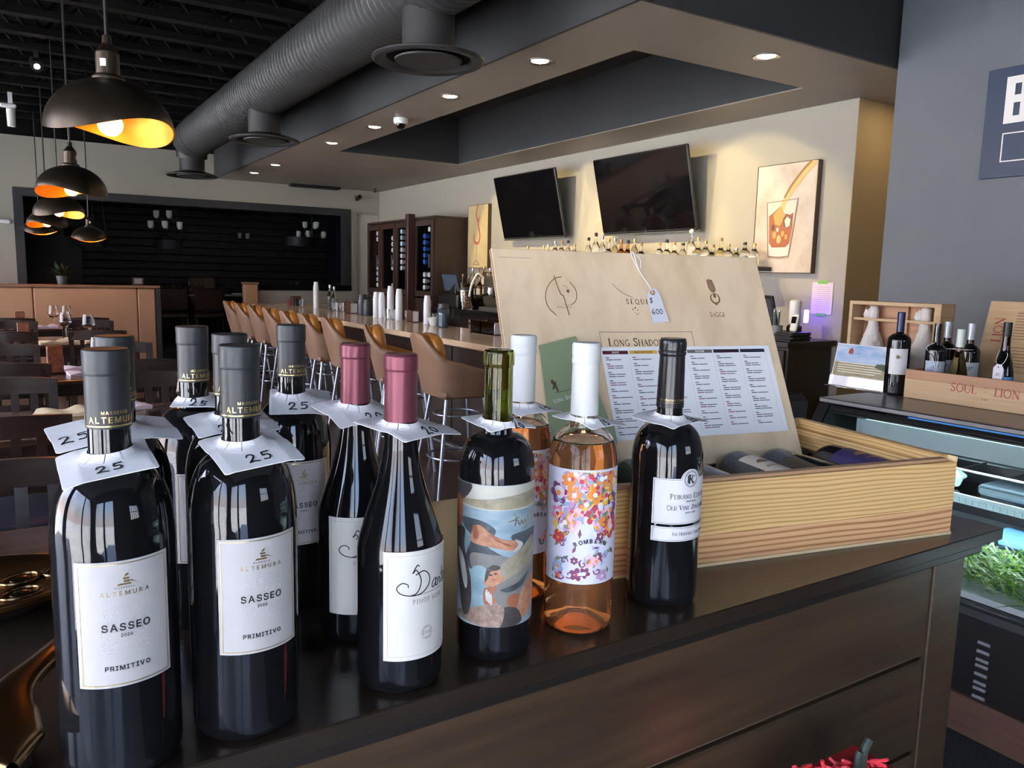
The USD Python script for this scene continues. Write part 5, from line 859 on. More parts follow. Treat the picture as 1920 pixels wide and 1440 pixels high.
P(t, 'side_board', bf(bx(LL-.016, LL, .0142, D, .0045, H, .0008)), PBX, False); P(t, 'side_edge', bf(bx(LL-.004, LL, .0, .0139, .112, H)), PLIGHT, False); P(t, 'side_board', bf(bx(0, .016, .0142, D, .0045, H, .0008)), PBX, False); P(t, 'back_board', bf(bx(.0162, LL-.0162, D-.014, D, .0045, H, .0008)), PBI, False); P(t, 'inner_floor', bf(bx(.0162, LL-.0162, .0142, D-.0142, .0045, .009)), PBI, False)
P(t, 'inner_ledge', bf(bx(LL-.028, LL-.0162, .0165, D-.016, .092, .105)), PBX, False)
# lid
th = 1.12872; Vl = math.cos(th)*B+math.sin(th)*np.array([0, 0, 1]); Nl = np.cross(U, Vl); Lo = F0+B*.2585-U*(.0752+.5254)+np.array([0, 0, 1.17])
def lf(m): return frame(m, Lo, U, Vl, Nl)
BIR = smat('birch_ply', (.84, .655, .43), .5, c2=(.70, .52, .32), scale=4, stretch=(4.5, 4.5, 1.1), detail=6, lo=.42, hi=.72); BURN = smat('lid_burn', (.22, .115, .05), .6); BURND = smat('lid_burn_dark', (.09, .055, .035), .6); PLYE = smat('ply_edge', (.30, .19, .10), .6)
t = T('plywood_panel', 'pale plywood lid with burnt-in winery emblems leaning on the pine box', 'lid', (0, 0, 0))
P(t, 'panel', lf(bx(0, .5254, -.055, .326, -.008, 0, .0012)), BIR, False); P(t, 'edge', lf(bx(-.0006, 0, -.05, .324, -.0075, -.0005)), PLYE, False)
q = .00025
P(t, 'emblem', lf(J(strokes([[(.105, .278), (.108, .262), (.112, .246), (.116, .243), (.1185, .228), (.121, .209)]], .0016, q), strokes([[(.118, .2775), (.104, .273), (.090, .258), (.0835, .240), (.086, .222), (.0975, .2085)]], .0014, q), strokes([[(.132, .268), (.1395, .257), (.1408, .245), (.137, .234), (.128, .227)]], .0013, q), strokes([[(.118, .262), (.124, .259), (.128, .252)], [(.113, .229), (.12, .2255), (.127, .2275)]], .0005, q), tr(ext(Polygon([(-.0035, .002), (0, .0035), (.0035, .002), (0, -.003)]), q), (.126, .2505, 0)), tr(TXT('VIRGULETTE', .0022, d=q, sp=.0012), (.114, .2215, 0)))), BURN, False, 'round emblem at the left of the lid')
P(t, 'emblem', lf(J(strokes([[(.2118, .2665), (.220, .257), (.230, .249), (.246, .241)]], .0007, q), tr(SER('SEQUIT', .0092, q, sp=.35), (.2575, .2295, 0)), *[tr(ext(Point(0, 0).buffer(s), q), (x, y, 0)) for x, y, s in ((.2425, .2195, .0011), (.2475, .2225, .0013), (.2455, .214, .0007), (.2515, .2185, .001), (.249, .2105, .001), (.253, .213, .0006))])), BURND, False, 'star dots and lettering at the middle of the lid')
fig = [Polygon([(.4035, .279), (.4065, .2765), (.409, .2805), (.412, .277), (.4155, .279), (.4185, .268), (.420, .258), (.415, .253), (.409, .2545), (.405, .262)])]; ring = Point(.4145, .2415).buffer(.0105).difference(affinity.scale(Point(.4145, .2425).buffer(.0085), .9, 1))
hat = unary_union([LineString([(.404+.0028*k, .278-.001*k), (.4095+.002*k, .256)]).buffer(.0003) for k in range(5)])
P(t, 'emblem', lf(J(ext(unary_union([fig[0].difference(hat), ring, Polygon([(.411, .232), (.418, .232), (.4145, .228)]), affinity.scale(Point(.4145, .247).buffer(.004), .8, 1)]), q), tr(SER('SaGGI', .0088, q, sp=.12), (.4112, .2065, 0)))), BURN, False, 'crest and lettering at the right of the lid')
P(t, 'title', lf(J(ext(sbox(.1705, .12, .3505, .179).difference(sbox(.1711, .12, .3499, .1784)), q), tr(SER('Long Shadows', .0142, q, 'l', sp=.09), (.1845, .1535, 0)))), BURND, False, 'lettered frame at the middle of the lid')
P(t, 'pencil_line', lf(bx(.012, .07, .3095, .3099, 0, q)), BURN, False)
# papers on the lid
t = T('score_sheet', 'white sheet of scores in six columns leaning on the lid', 'sheet', (0, 0, 0)); sh = lambda m: lf(tr(m, (0, 0, .0022)))
P(t, 'paper', sh(bx(.1665, .5045, -.007, .1505, 0, .0006)), smat('sheet_white', (.84, .85, .86), .6), False)
cx = [.1685, .2185, .274, .331, .3845, .4405, .4955]; hc = [(.10, .015, .02), (.75, .47, .08), (.42, .02, .06), (.14, .13, .11), (.03, .015, .025), (.022, .022, .05)]
hn = ['SAGGI', 'CHESTER KIDDER', 'PEDESTAL', 'FEATHER', 'PIROUETTE', 'SEQUEL']
for k in range(6):
    hm = smat(f'sheet_header_{k}', hc[k], .5); P(t, 'header', sh(bx(cx[k], cx[k+1]-.003, .1385, .1445, .0006, .0008)), hm, False)
    if k in (0, 1, 3): P(t, 'header_lettering', sh(tr(TXT(hn[k], .003, True, d=.0002), ((cx[k]+cx[k+1]-.003)/2, .140, .00085))), [WHITEP, hm, WHITEP, WHITEP, REDT, WHITEP][k] if k != 1 else BRNT, False)
    P(t, 'rule', sh(bx(cx[k+1]-.0024, cx[k+1]-.0021, .0, .144, .0006, .0007)), smat('sheet_rule', (.5, .52, .55), .6) if k == 0 else LK+'sheet_rule', False)
r = random.Random(8); dk, rd = [], []
for k in range(6):
    y = .1325
    while y > .004:
        dk.append(bx(cx[k]+.004, cx[k]+.0105, y-.0008, y+.0008, .0006, .00075)); m = 1 if r.random() < .6 else 2
        for j in range(m):
            y -= .0036; (rd if r.random() < .3 else dk).append(bx(cx[k]+.0045, cx[k]+.0165, y-.0008, y+.0008, .0006, .00075)); dk.append(bx(cx[k]+.018, cx[k]+.018+r.uniform(.013, .023), y-.0007, y+.0007, .0006, .00075))
        y -= .0072
P(t, 'score_lines', sh(J(dk)), smat('print_grey', (.16, .17, .20), .6), False, kind='stuff'); P(t, 'score_lines', sh(J(rd)), smat('print_redgrey', (.34, .13, .14), .6), False, kind='stuff')
t = T('brochure', 'sage green brochure leaning on the lid behind the white capsules', 'brochure', (0, 0, 0)); gp = Polygon([(.050, -.05), (.150, -.05), (.1608, .0046), (.1215, .1684), (.055, .1526)]); gp = Polygon([(.0545, .1526), (.1215, .1684), (.163, -.005), (.150, -.05), (.048, -.05)])
br = lambda m: lf(tr(m, (0, 0, .0088)))
P(t, 'cover', br(ext(gp, .0015)), smat('sage_green', (.25, .31, .17), .6), False); P(t, 'pages', lf(tr(ext(gp.buffer(-.001), .0012), (0, 0, .0072))), WHITEP, False)
P(t, 'lettering', br(tr(SER('Long Shadows', .0062, q, 'l', sp=.1), (.0655, .0575, .00155), rz=13)), WHITEP, False)
P(t, 'figure', br(tr(J(ext(Polygon([(.065, .094), (.068, .096), (.070, .093), (.074, .091), (.0735, .087), (.0762, .076), (.073, .0755), (.071, .083), (.067, .079), (.0655, .080), (.068, .087), (.065, .090)]), q), strokes([[(.070, .074), (.085, .0765), (.098, .0795)]], .0008, q)), (0, 0, .00155))), BURND, False)
t = T('price_tag', 'white string tag priced 600 hanging from the top of the lid', 'price tag', (0, 0, 0)); tf = lambda m: lf(tr(m, (0, 0, .004)))
pg = Polygon([(.2733, .1925), (.3062, .1955), (.3005, .2470), (.2925, .2575), (.2790, .2565), (.2716, .2450)]); ax = np.array([-.11, .994])
pg = Polygon([(.2738, .1925), (.3060, .1958), (.2985, .2465), (.2925, .2572), (.2805, .2560), (.2722, .2440)]).difference(Point(.2845, .2495).buffer(.0022)); P(t, 'card', tf(ext(pg, .0006)), smat('tag_white', (.74, .75, .80), .65), False)
P(t, 'eyelet', tf(tr(ext(Point(0, 0).buffer(.0050).difference(Point(0, 0).buffer(.0022)), .0003), (.2845, .2495, .0006))), smat('eyelet_tan', (.42, .26, .14), .6), False)
P(t, 'ink', tf(J(tr(hand('$', .011, .0011), (.2785, .2345, .0006), rz=-6), tr(hand('600', .0098, .0011), (.2865, .2140, .0006), rz=2))), INK, False)
P(t, 'string', lf(J(tube(bez([(.2845, .2500, .005), (.279, .262, .006), (.268, .283, .006), (.262, .298, .006), (.2575, .315, .005), (.2585, .329, .002), (.264, .3285, -.004), (.2705, .318, .004), (.272, .306, .006), (.266, .290, .0075), (.262, .297, .0085), (.2605, .312, .008), (.262, .326, .004)], 6), .0009, 6))), WHITEP)
# bottles lying in the box
LBC = smat('label_ivory', (.66, .58, .46), .6); LBP = smat('label_purple', (.045, .03, .13), .5); CAPD = smat('capsule_dark_brown', (.02, .014, .012), .4)
for u_, lm, am, tl, l in ((.058, LBP, (40, 150), 4, 'lying bottle with a purple label at the right end of the box'), (.152, None, None, -3, 'lying bottle with a bare dark neck beside the purple label'), (.250, LBC, (30, 125), 3, 'lying bottle with an ivory label in the middle of the box'), (.350, None, None, -2, 'lying dark bottle mostly behind the standing black-capsuled bottle'), (.445, LBC, (30, 120), 3, 'lying bottle with an ivory label between the rosé and the black capsule')):
    p0 = F0-U*u_; t = T('box_bottle', l, 'wine bottle', (p0[0]+B[0]*.018, p0[1]+B[1]*.018, CZ+.0600), 0)
    fr = lambda m, tl=tl: frame(tr(m, rz=0), (0, 0, 0), np.array([math.cos(math.radians(-tl)), math.sin(math.radians(-tl)), 0])@np.array([U, B, [0, 0, 1]]), (0, 0, -1), np.array([math.sin(math.radians(tl)), math.cos(math.radians(tl)), 0])@np.array([U, B, [0, 0, 1]]))
    P(t, 'glass', fr(lathe(rounded([(0, .002), (.034, 0), (.0385, .006), (.0385, .165), (.0385, .19), (.02, .215), (.0145, .22), (.0138, .285), (0, .285)], {2: .005, 4: .02, 5: .01, 6: .01}, 5), 36)), BOT, 60)
    P(t, 'capsule', fr(lathe([(.0146, .235), (.015, .235), (.015, .29), (0, .29)], 24)), CAPD)
    if lm:
        lb = P(t, 'label', fr(sector(.0388, .03, .15, -am[1], -am[0], .0003, 20)), lm, False)
        P(lb, 'crest', fr(bend(fine(J(ext(unary_union([Point(0, 0).buffer(.008).difference(Point(0, 0).buffer(.0055)), Polygon([(-.012, -.004), (.012, -.004), (.008, .004), (-.008, .004)])]), .0002), tr(SER('PEDES', .006, .0002), (0, -.03, 0))), .005), .0392, -95, .115)), smat('label_gold', (.42, .28, .08), .35, metal=.5) if lm == LBP else BURN, False)

# ================================================================ the standing bottles
CAPG = smat('capsule_charcoal', (.018, .021, .023), .42); GOLDT = smat('foil_gold', (.62, .46, .20), .28, metal=.9); LABS = smat('label_sasseo', (.46, .448, .445), .55); INKB = smat('label_black_ink', (.015, .015, .015), .5); SPARK = smat('embossed_gloss', (.60, .585, .58), .15)
def shoulder(r, z0, z1, rn, k=.5):
    P0, P1, P2, P3 = np.array([r, z0]), np.array([r, z0+(z1-z0)*.62]), np.array([rn+(r-rn)*.62, z1-.001]), np.array([rn, z1]); s = np.linspace(0, 1, 12)[:, None]
    return [tuple(q) for q in (1-s)**3*P0+3*s*(1-s)**2*P1+3*s*s*(1-s)*P2+s**3*P3]
def sasseo(x, y, ang, label):
    t = T('wine_bottle', label, 'wine bottle', (x, y, CZ), 0, 'bottles with charcoal capsules'); R = .042
    P(t, 'glass', lathe([(0, .004), (.030, .001), (.036, 0), (.040, .0025), (.0418, .007), (R, .014)]+shoulder(R, .172, .2285, .0155)+[(.0143, .233), (.0140, .30), (0, .30)], 64), BOT, 60)
    c = P(t, 'capsule', lathe(rounded([(.0143, .2552), (.0151, .2552), (.0150, .2925), (.0157, .2945), (.0157, .3108), (.0148, .3118), (.009, .3112), (0, .3112)], {3: .001, 4: .002, 5: .001}, 3), 48), CAPG, 40)
    P(c, 'gold_line', lathe([(.0151, .2565), (.01535, .2567), (.01535, .2578), (.0151, .2580)], 48), GOLDT)
    P(c, 'gold_lettering', J(*[bend(TXT('ALTEMURA', .0042, True, sp=.0013), .01525, ang+(10 if k else -170), .2598) for k in (0, 1)], *[bend(TXT('MASSERIA', .0022, True, sp=.0006), .01525, ang+(10 if k else -170), .2660) for k in (0, 1)]), GOLDT, False)
    lb = P(t, 'label', sector(R+.0002, .0745, .167, ang-44.5, ang+44.5, .0003, 40), LABS, False)
    b = bend(fine(ext(sbox(-.0306, -.0445, .0306, .0445).difference(sbox(-.0300, -.0439, .0300, .0439)), .0002), .004), R+.0006, ang, .12075); P(lb, 'gold_border', b, GOLDT, False)
    rk = random.Random(2); dots = [ext(Point(rk.uniform(-.017, .017), rk.uniform(-.018, .018)).buffer(rk.uniform(.00025, .0005), quad_segs=2), .0002) for k in range(330)]
    P(lb, 'embossed_dots', bend(J(dots), R+.0006, ang, .1165), SPARK, False, kind='stuff')
    em = unary_union([Polygon([(-.005, 0), (.004, 0), (.004, .0015), (-.004, .0012)]), sbox(-.0005, .002, .0035, .0035), sbox(-.001, .0042, .003, .0055), Polygon([(0, .006), (.0028, .0072), (.0025, .0088), (.0005, .0078)]), Polygon([(.004, .0035), (.008, .0012), (.004, .0024)])])
    P(lb, 'gold_emblem', J(bend(ext(em, .0002), R+.0006, ang, .1492), bend(TXT('ALTEMURA', .0032, sp=.0018), R+.0006, ang, .1418), bend(TXT('MASSERIA', .0012, sp=.0008), R+.0006, ang, .1468)), GOLDT, False)
    P(lb, 'lettering', J(bend(TXT('SASSEO', .0052, True, sp=.0013), R+.0007, ang, .1163), bend(TXT('2020', .0022, sp=.0006), R+.0007, ang, .1116), bend(TXT('PRIMITIVO', .0033, True, sp=.0009), R+.0007, ang, .0872)), INKB, False)
    P(t, 'embossed_points', J([bend(ext(Point(x, 0).buffer(.0006, quad_segs=3), .0003), R-.0008, -93, .0095) for x in (-.011, -.002, .0015, .005)]), SPARK, False)
    return t
SB = [(.054, .630, -88, 'front left magnum-like bottle with charcoal capsule and white label, leftmost of all'), (.148, .634, -86, 'second front bottle with charcoal capsule and white label, left of the red capsules'), (.071, .747, -88, 'charcoal-capsuled bottle right behind the leftmost one, with a yellow shoulder sticker'), (.153, .854, -84, 'rear charcoal-capsuled bottle standing free above the others at the left'), (.166, .747, -88, 'charcoal-capsuled bottle hidden behind the second front bottle'), (.256, .858, -93, 'rear charcoal-capsuled bottle beside the rear red capsule')]
sb = [sasseo(*b) for b in SB]
P(sb[2], 'yellow_sticker', tr(lathe([(0, .0006), (.011, .0004), (.011, 0), (0, 0)], 24), (-.036, -.012, .204), ry=-48, rz=18), smat('sticker_yellow', (.70, .66, .04), .45), True, 'round yellow sticker on the shoulder')
BURG = smat('capsule_burgundy', (.17, .042, .060), .36, metal=.45); LABD = smat('label_cream_white', (.62, .61, .565), .6); GREYI = smat('label_grey_ink', (.30, .29, .27), .6)
def dante(x, y, ang, label):
    t = T('wine_bottle', label, 'wine bottle', (x, y, CZ), 0, 'bottles with burgundy capsules'); R = .0387
    pr = bez([(R, .112, 0), (.0378, .132, 0), (.0305, .157, 0), (.0212, .186, 0), (.0160, .212, 0), (.0143, .236, 0)], 6)
    P(t, 'glass', lathe([(0, .004), (.028, .001), (.033, 0), (.0368, .0025), (.0384, .007), (R, .014)]+[(a, b) for a, b, _ in pr]+[(.0139, .29), (0, .29)], 64), BOT, 60)
    P(t, 'capsule', lathe(rounded([(.0141, .2405), (.0147, .2405), (.0143, .2845), (.0152, .2865), (.0152, .298), (.0138, .3000), (0, .2996)], {3: .001, 4: .003}, 3), 48), BURG, 40)
    lb = P(t, 'label', sector(R+.0002, .0325, .132, ang-60, ang+60, .0003, 44), LABD, False)
    P(lb, 'thin_border', bend(fine(ext(sbox(-.0375, -.046, .0375, .046).difference(sbox(-.0372, -.0457, .0372, .0457)), .0002), .004), R+.0006, ang, .0822), smat('border_silver', (.55, .55, .52), .4), False)
    D = [[(-.012, .012), (-.009, .014), (-.0045, .004), (-.008, -.006), (-.014, -.0085)], [(-.0095, .010), (-.002, .0125), (.004, .007), (.0035, -.001), (-.004, -.0075), (-.014, -.0085), (-.023, -.006), (-.0265, -.001), (-.022, .0035), (-.017, .002), (-.0165, -.0005)], [(-.0125, .012), (-.0085, .0185), (-.0065, .0175)],
         [(.0125, .002), (.0095, .001), (.0075, -.003), (.009, -.0055), (.012, -.002), (.013, .002), (.0125, -.0045), (.0145, -.005)], [(.0155, .0015), (.0155, -.005)], [(.0157, -.002), (.0185, .001), (.020, -.001), (.0195, -.0048), (.0215, -.004)], [(.0245, .009), (.0235, -.003), (.0255, -.0052), (.027, -.003)], [(.0215, .003), (.027, .0035)], [(.0285, -.001), (.0315, .001), (.030, .002), (.028, -.001), (.029, -.0048), (.0325, -.003)]]
    P(lb, 'script_lettering', bend(fine(strokes(D, .0009), .004), R+.0006, ang-4, .1005), INKB, False)
    P(lb, 'lettering', bend(SER('PINOT NOIR', .0042, sp=.22), R+.0006, ang+3, .0838), GREYI, False); P(lb, 'underline', bend(fine(strokes([[(-.012, .0), (.0, .0006), (.018, .001)]], .0003), .004), R+.0006, ang, .0915), GREYI, False)
    P(lb, 'round_seal', J(bend(ext(unary_union([Point(0, 0).buffer(a).difference(Point(0, 0).buffer(a-.0004)) for a in (.0062, .0048)]), .0002), R+.0006, ang-1, .0555), bend(TXT('2020', .0028), R+.0006, ang-1, .0542)), GREYI, False)
dante(.286, .634, -76, 'front bottle with burgundy capsule and script label'); dante(.286, .744, -93, 'rear bottle with burgundy capsule, label half hidden')

# ---- the bottle with the painted label
GRG = gmat('neck_green_glass', (.36, .37, .10), ior=1.4)
t = T('wine_bottle', 'dark bottle with a bare green neck and a painted picture label', 'wine bottle', (.391, .640, CZ)); R = .037
P(t, 'glass', lathe([(0, .004), (.027, .001), (.032, 0), (.0355, .0025), (.0368, .007), (R, .014)]+shoulder(R, .181, .2195, .0152)+[(.0141, .224), (0, .224)], 64), BOT, 60)
P(t, 'neck', lathe(rounded([(.0095, .2243), (.0140, .2243), (.0135, .284), (.0150, .286), (.0150, .2975), (.0136, .3000), (.0100, .3000), (.0095, .297), (.0095, .2243)], {2: .001, 3: .001, 4: .001, 5: .002}, 3), 48), GRG, 50)
P(t, 'cork', lathe([(0, .262), (.0094, .262), (.0094, .2955), (0, .2955)], 24), CORK)
LZ0, LZ1, CA = .0366, .1758, -121
lb = P(t, 'label', sector(R+.0002, LZ0, LZ1, CA-92, CA+100, .0003, 60), smat('paint_water', (.20, .30, .36), .5, c2=(.30, .40, .44), scale=30, stretch=(1, 1, 3)), False)
def Qx(x, y):
    s = max(-.985, min(.985, (x-362)/278)); return (math.asin(s)*R, .1758-(y-88-.0)/1045*.1392)
def pl_(pts):
    q = np.array([Qx(*p) for p in pts]); n = len(q); s = np.linspace(0, 1, 5, endpoint=False)
    o = [.5*(2*q[i]+(q[(i+1) % n]-q[i-1])*u+(2*q[i-1]-5*q[i]+4*q[(i+1) % n]-q[(i+2) % n])*u*u+(3*q[i]-q[i-1]-3*q[(i+1) % n]+q[(i+2) % n])*u**3) for i in range(n) for u in s]
    return Polygon(o).buffer(0).intersection(sbox(-.0585, LZ0+.0004, .0585, LZ1-.0004))
PC = {k: smat('paint_'+k, c, .55, c2=c2, scale=s) for k, c, c2, s in (('sky', (.50, .49, .42), (.42, .42, .36), 40), ('hill', (.36, .31, .20), (.24, .21, .14), 60), ('coat', (.04, .05, .06), (.085, .11, .125), 70), ('skin', (.36, .15, .08), (.52, .27, .16), 110), ('grey', (.17, .17, .165), (.23, .22, .20), 50), ('sand', (.34, .31, .22), (.24, .22, .16), 70), ('dark', (.04, .035, .035), (.07, .06, .055), 60), ('white', (.55, .55, .52), (.40, .40, .38), 60), ('rust', (.38, .13, .06), (.25, .09, .05), 50), ('pattern', (.20, .14, .11), (.38, .26, .20), 200), ('aqua', (.28, .42, .46), (.18, .30, .34), 50))}
zz = [0]
def paint(pts, m, name='painted_shape', poly=None):
    zz[0] += 1; p = poly if poly is not None else pl_(pts)
    if p.area < 2e-7: return
    P(lb, name, bend(fine(ext(p, .00004+.0), .0035), R+.0005+.00003*zz[0], CA, 0), PC[m], False)
paint([(88, 92), (180, 70), (640, 60), (640, 250), (400, 268), (130, 262), (88, 240)], 'sky', 'painted_sky'); paint([(125, 210), (300, 190), (460, 165), (640, 150), (640, 240), (420, 262), (200, 252), (125, 235)], 'hill', 'painted_hill')
paint([(300, 195), (470, 170), (640, 185), (640, 210), (460, 205), (310, 222)], 'sand', 'painted_hill')
paint([(120, 350), (240, 345), (330, 380), (360, 430), (300, 520), (380, 580), (470, 640), (390, 690), (200, 720), (150, 640), (190, 480), (140, 420)], 'coat', 'painted_coat'); paint([(480, 450), (640, 440), (640, 520), (560, 560), (520, 540)], 'coat', 'painted_coat')
paint([(190, 440), (185, 505), (240, 525), (330, 535), (440, 560), (500, 570), (525, 535), (500, 495), (420, 480), (330, 440), (260, 385), (215, 388)], 'skin', 'painted_arm'); paint([(195, 400), (225, 392), (240, 470), (205, 480)], 'rust', 'painted_fingers'); paint([(500, 485), (555, 520), (545, 555), (490, 572), (524, 530)], 'white', 'painted_cuff')
paint([(200, 590), (420, 600), (470, 640), (430, 700), (330, 690), (230, 720), (185, 680)], 'grey', 'painted_sleeve'); paint([(190, 720), (300, 700), (290, 960), (190, 1000)], 'aqua', 'painted_water')
paint([(410, 660), (520, 580), (625, 490), (640, 680), (540, 740), (450, 790), (420, 740)], 'sand', 'painted_hat'); paint([(350, 830), (400, 800), (520, 745), (625, 690), (640, 760), (560, 860), (520, 1000), (420, 1000), (350, 890)], 'grey', 'painted_hat')
paint([(285, 800), (300, 720), (340, 675), (385, 680), (405, 730), (430, 770), (370, 815), (320, 830)], 'skin', 'painted_figure'); paint([(290, 790), (300, 705), (345, 665), (395, 675), (385, 700), (330, 715), (310, 770)], 'dark', 'painted_hair'); paint([(285, 850), (320, 830), (375, 830), (350, 890), (375, 940), (330, 965), (285, 950)], 'rust', 'painted_figure')
paint([(460, 905), (500, 890), (540, 905), (525, 1000), (540, 1060), (500, 1040), (455, 960)], 'rust', 'painted_ear'); paint([(560, 870), (625, 780), (632, 1000), (610, 1060), (560, 1090), (530, 1060), (540, 960)], 'skin', 'painted_head'); paint([(420, 990), (520, 1000), (560, 1090), (530, 1125), (400, 1133)], 'dark', 'painted_collar')
paint([(100, 1070), (200, 1000), (330, 960), (430, 980), (400, 1133), (260, 1128), (130, 1100)], 'pattern', 'painted_coat_collar')
paint([(85, 430), (140, 430), (140, 560), (190, 800), (185, 1020), (130, 1040), (85, 560)], 'dark', 'painted_coat'); paint([(100, 590), (135, 640), (165, 800), (150, 870), (110, 700)], 'white', 'painted_shirt'); paint([(85, 90), (180, 90), (170, 160), (120, 220), (85, 200)], 'dark', 'painted_hat'); paint([(85, 205), (122, 225), (118, 400), (85, 430)], 'rust', 'painted_face')
paint([(312, 735), (330, 730), (345, 738), (328, 745)], 'dark', 'painted_eye'); paint([(352, 725), (368, 722), (380, 730), (364, 736)], 'dark', 'painted_eye'); paint([(335, 770), (352, 764), (372, 770), (352, 778)], 'rust', 'painted_mouth')
for a_ in ((300, 440, 380, 470), (340, 470, 420, 505), (400, 500, 470, 530)): paint([(a_[0], a_[1]), ((a_[0]+a_[2])/2, (a_[1]+a_[3])/2-8), (a_[2], a_[3]), ((a_[0]+a_[2])/2, (a_[1]+a_[3])/2+6)], 'rust', 'painted_fold')
for a_ in ((295, 870), (310, 885), (325, 900)): paint([(a_[0], a_[1]), (a_[0]+14, a_[1]-25), (a_[0]+22, a_[1]+50), (a_[0]+8, a_[1]+60)], 'white', 'painted_fringe')
paint([(470, 690), (560, 600), (620, 540), (618, 570), (560, 640), (490, 710)], 'hill', 'painted_shade'); paint([(400, 850), (470, 830), (540, 800), (600, 740), (560, 830), (470, 870)], 'coat', 'painted_shade')
P(lb, 'gold_script', bend(fine(strokes([[Qx(485, 290), Qx(505, 330), Qx(495, 385)], [Qx(450, 350), Qx(490, 340), Qx(520, 325)], [Qx(515, 345), Qx(530, 380), Qx(545, 345)], [Qx(545, 345), Qx(555, 380), Qx(570, 345), Qx(575, 400), Qx(555, 412)], [Qx(585, 320), Qx(590, 380)], [Qx(605, 300), Qx(612, 380)]], .0007), .003), R+.0018, CA, 0), GOLDT, False)

# ---- rosé
ROSE = gmat('rose_wine', (.97, .47, .20), ior=1.34, transmission_weight=.945); CLG = gmat('rose_bottle_glass', (.99, .95, .92), ior=1.45); CAPW = smat('capsule_white', (.56, .57, .55), .45); ROSEL = smat('label_lilac', (.62, .63, .74), .55)
FC = {k: smat('flower_'+k, c, .55) for k, c in dict(pink=(.72, .22, .36), yellow=(.80, .47, .03), mauve=(.48, .30, .50), plum=(.20, .05, .14), red=(.55, .05, .07), leaf=(.16, .24, .14), rose=(.82, .45, .50), orange=(.75, .25, .04), blue=(.28, .36, .55), white=(.75, .74, .76)).items()}
def flower(x, y, s, n=5, a0=0):
    return unary_union([affinity.translate(affinity.rotate(affinity.scale(Point(0, 0).buffer(1, quad_segs=4), s*.36, s*.5, origin=(0, 0)), math.degrees(a0+2*math.pi*k/n)-90, origin=(0, 0)), x+s*.5*math.cos(a0+2*math.pi*k/n), y+s*.5*math.sin(a0+2*math.pi*k/n)) for k in range(n)])
def leaf(x, y, s, a): return affinity.translate(affinity.rotate(Polygon([(0, 0), (s*.4, s*.18), (s, 0), (s*.4, -s*.18)]), a, origin=(0, 0)), x, y)
def rombeau(x, y, ca, label, seed):
    t = T('rose_wine_bottle', label, 'wine bottle', (x, y, CZ), 0, 'rosé bottles with white capsules'); R = .0365
    sh_ = shoulder(R, .172, .2155, .0150); lv = sh_[5]
    P(t, 'wine', lathe([(0, .020), (.010, .0185), (.022, .010), (.0285, .0015), (.0315, 0), (.0352, .0025), (.0364, .007), (R, .014)]+sh_[:6]+[(lv[0]-.0035, lv[1]-.0006), (0, lv[1]-.0008)], 64), ROSE, 50)
    P(t, 'glass', lathe([(lv[0]-.0025, lv[1]+.0004), lv[:1]+(lv[1]+.0004,)]+sh_[6:]+[(.0138, .221), (.0138, .299), (.0108, .299), (.0108, .222)]+[(q-.0026, z-.0008) for q, z in sh_[:5:-1]]+[(lv[0]-.0025, lv[1]+.0004)], 64), CLG, 50)
    P(t, 'capsule', lathe(rounded([(.0140, .2285), (.0147, .2285), (.0142, .281), (.0150, .283), (.0150, .287), (.0145, .289), (.0150, .291), (.0150, .301), (.0138, .3035), (0, .303)], {2: .001, 3: .001, 4: .001, 5: .001, 6: .001, 7: .003}, 2), 48), CAPW, 40)
    lb = P(t, 'label', sector(R+.0002, .0560, .1768, ca-70, ca+82, .0003, 50), ROSEL, False)
    r = random.Random(seed); sh = {k: [] for k in FC}
    L0, L1 = math.radians(-68)*R, math.radians(80)*R
    for k in range(60):
        x0, y0 = r.uniform(L0+.004, L1-.004), r.choice((r.uniform(.060, .173), r.uniform(.112, .173)))
        if abs(x0-.011) < .020 and .088 < y0 < .106: continue
        big = y0 > .115; s = r.uniform(.008, .0135) if big else r.uniform(.004, .008); c = r.choice(['pink', 'yellow', 'mauve', 'red', 'rose', 'yellow', 'orange', 'plum'] if big else ['plum', 'red', 'rose', 'mauve', 'pink', 'blue'])
        f = flower(x0, y0, s, r.choice((5, 5, 6)), r.uniform(0, 6)); sh[c].append((0, f)); sh[r.choice(['red', 'white', 'orange'])].append((1, Point(x0, y0).buffer(s*.22, quad_segs=3)))
        for q in range(2): sh[r.choice(['leaf', 'blue', 'plum', 'leaf'])].append((0, leaf(x0+r.uniform(-.01, .01), y0+r.uniform(-.01, .01), r.uniform(.005, .012), r.uniform(0, 360))))
    clip = sbox(L0+.001, .0585, L1-.001, .1745)
    for i, (c, lst) in enumerate(sh.items()):
        for lay in (0, 1):
            g = [p for q, p in lst if q == lay]
            if g: 
                u = unary_union(g).intersection(clip)
                if u.area > 1e-8: P(lb, 'floral_print', bend(ext(u, .00004), R+.0006+.00004*i+.0006*lay, ca, 0), FC[c], False, kind='stuff')
    cur = unary_union([LineString([(a+.0045*math.cos(q/3+b)*(1-q/22), z+.0045*math.sin(q/3+b)*(1-q/22)) for q in range(18)]).buffer(.0006) for a, z, b in ((-.016, .080, 0), (.004, .078, 2), (-.018, .098, 1), (.020, .070, 3), (-.010, .066, 4))]); P(lb, 'curl_print', bend(ext(cur, .00004), R+.0013, ca, 0), FC['plum'], False, kind='stuff')
    tx = []
    for k, ch in enumerate('ROMBEAU'):
        x0 = (k-3)*.0049; tx.append(bend(tr(TXT(ch, .0042, True), (0, 0, 0), rz=-(k-3)*11), R+.0014, ca+18+math.degrees(x0/R), .1005-.00038*(k-3)**2))
    P(lb, 'lettering', J(tx), INKB, False)
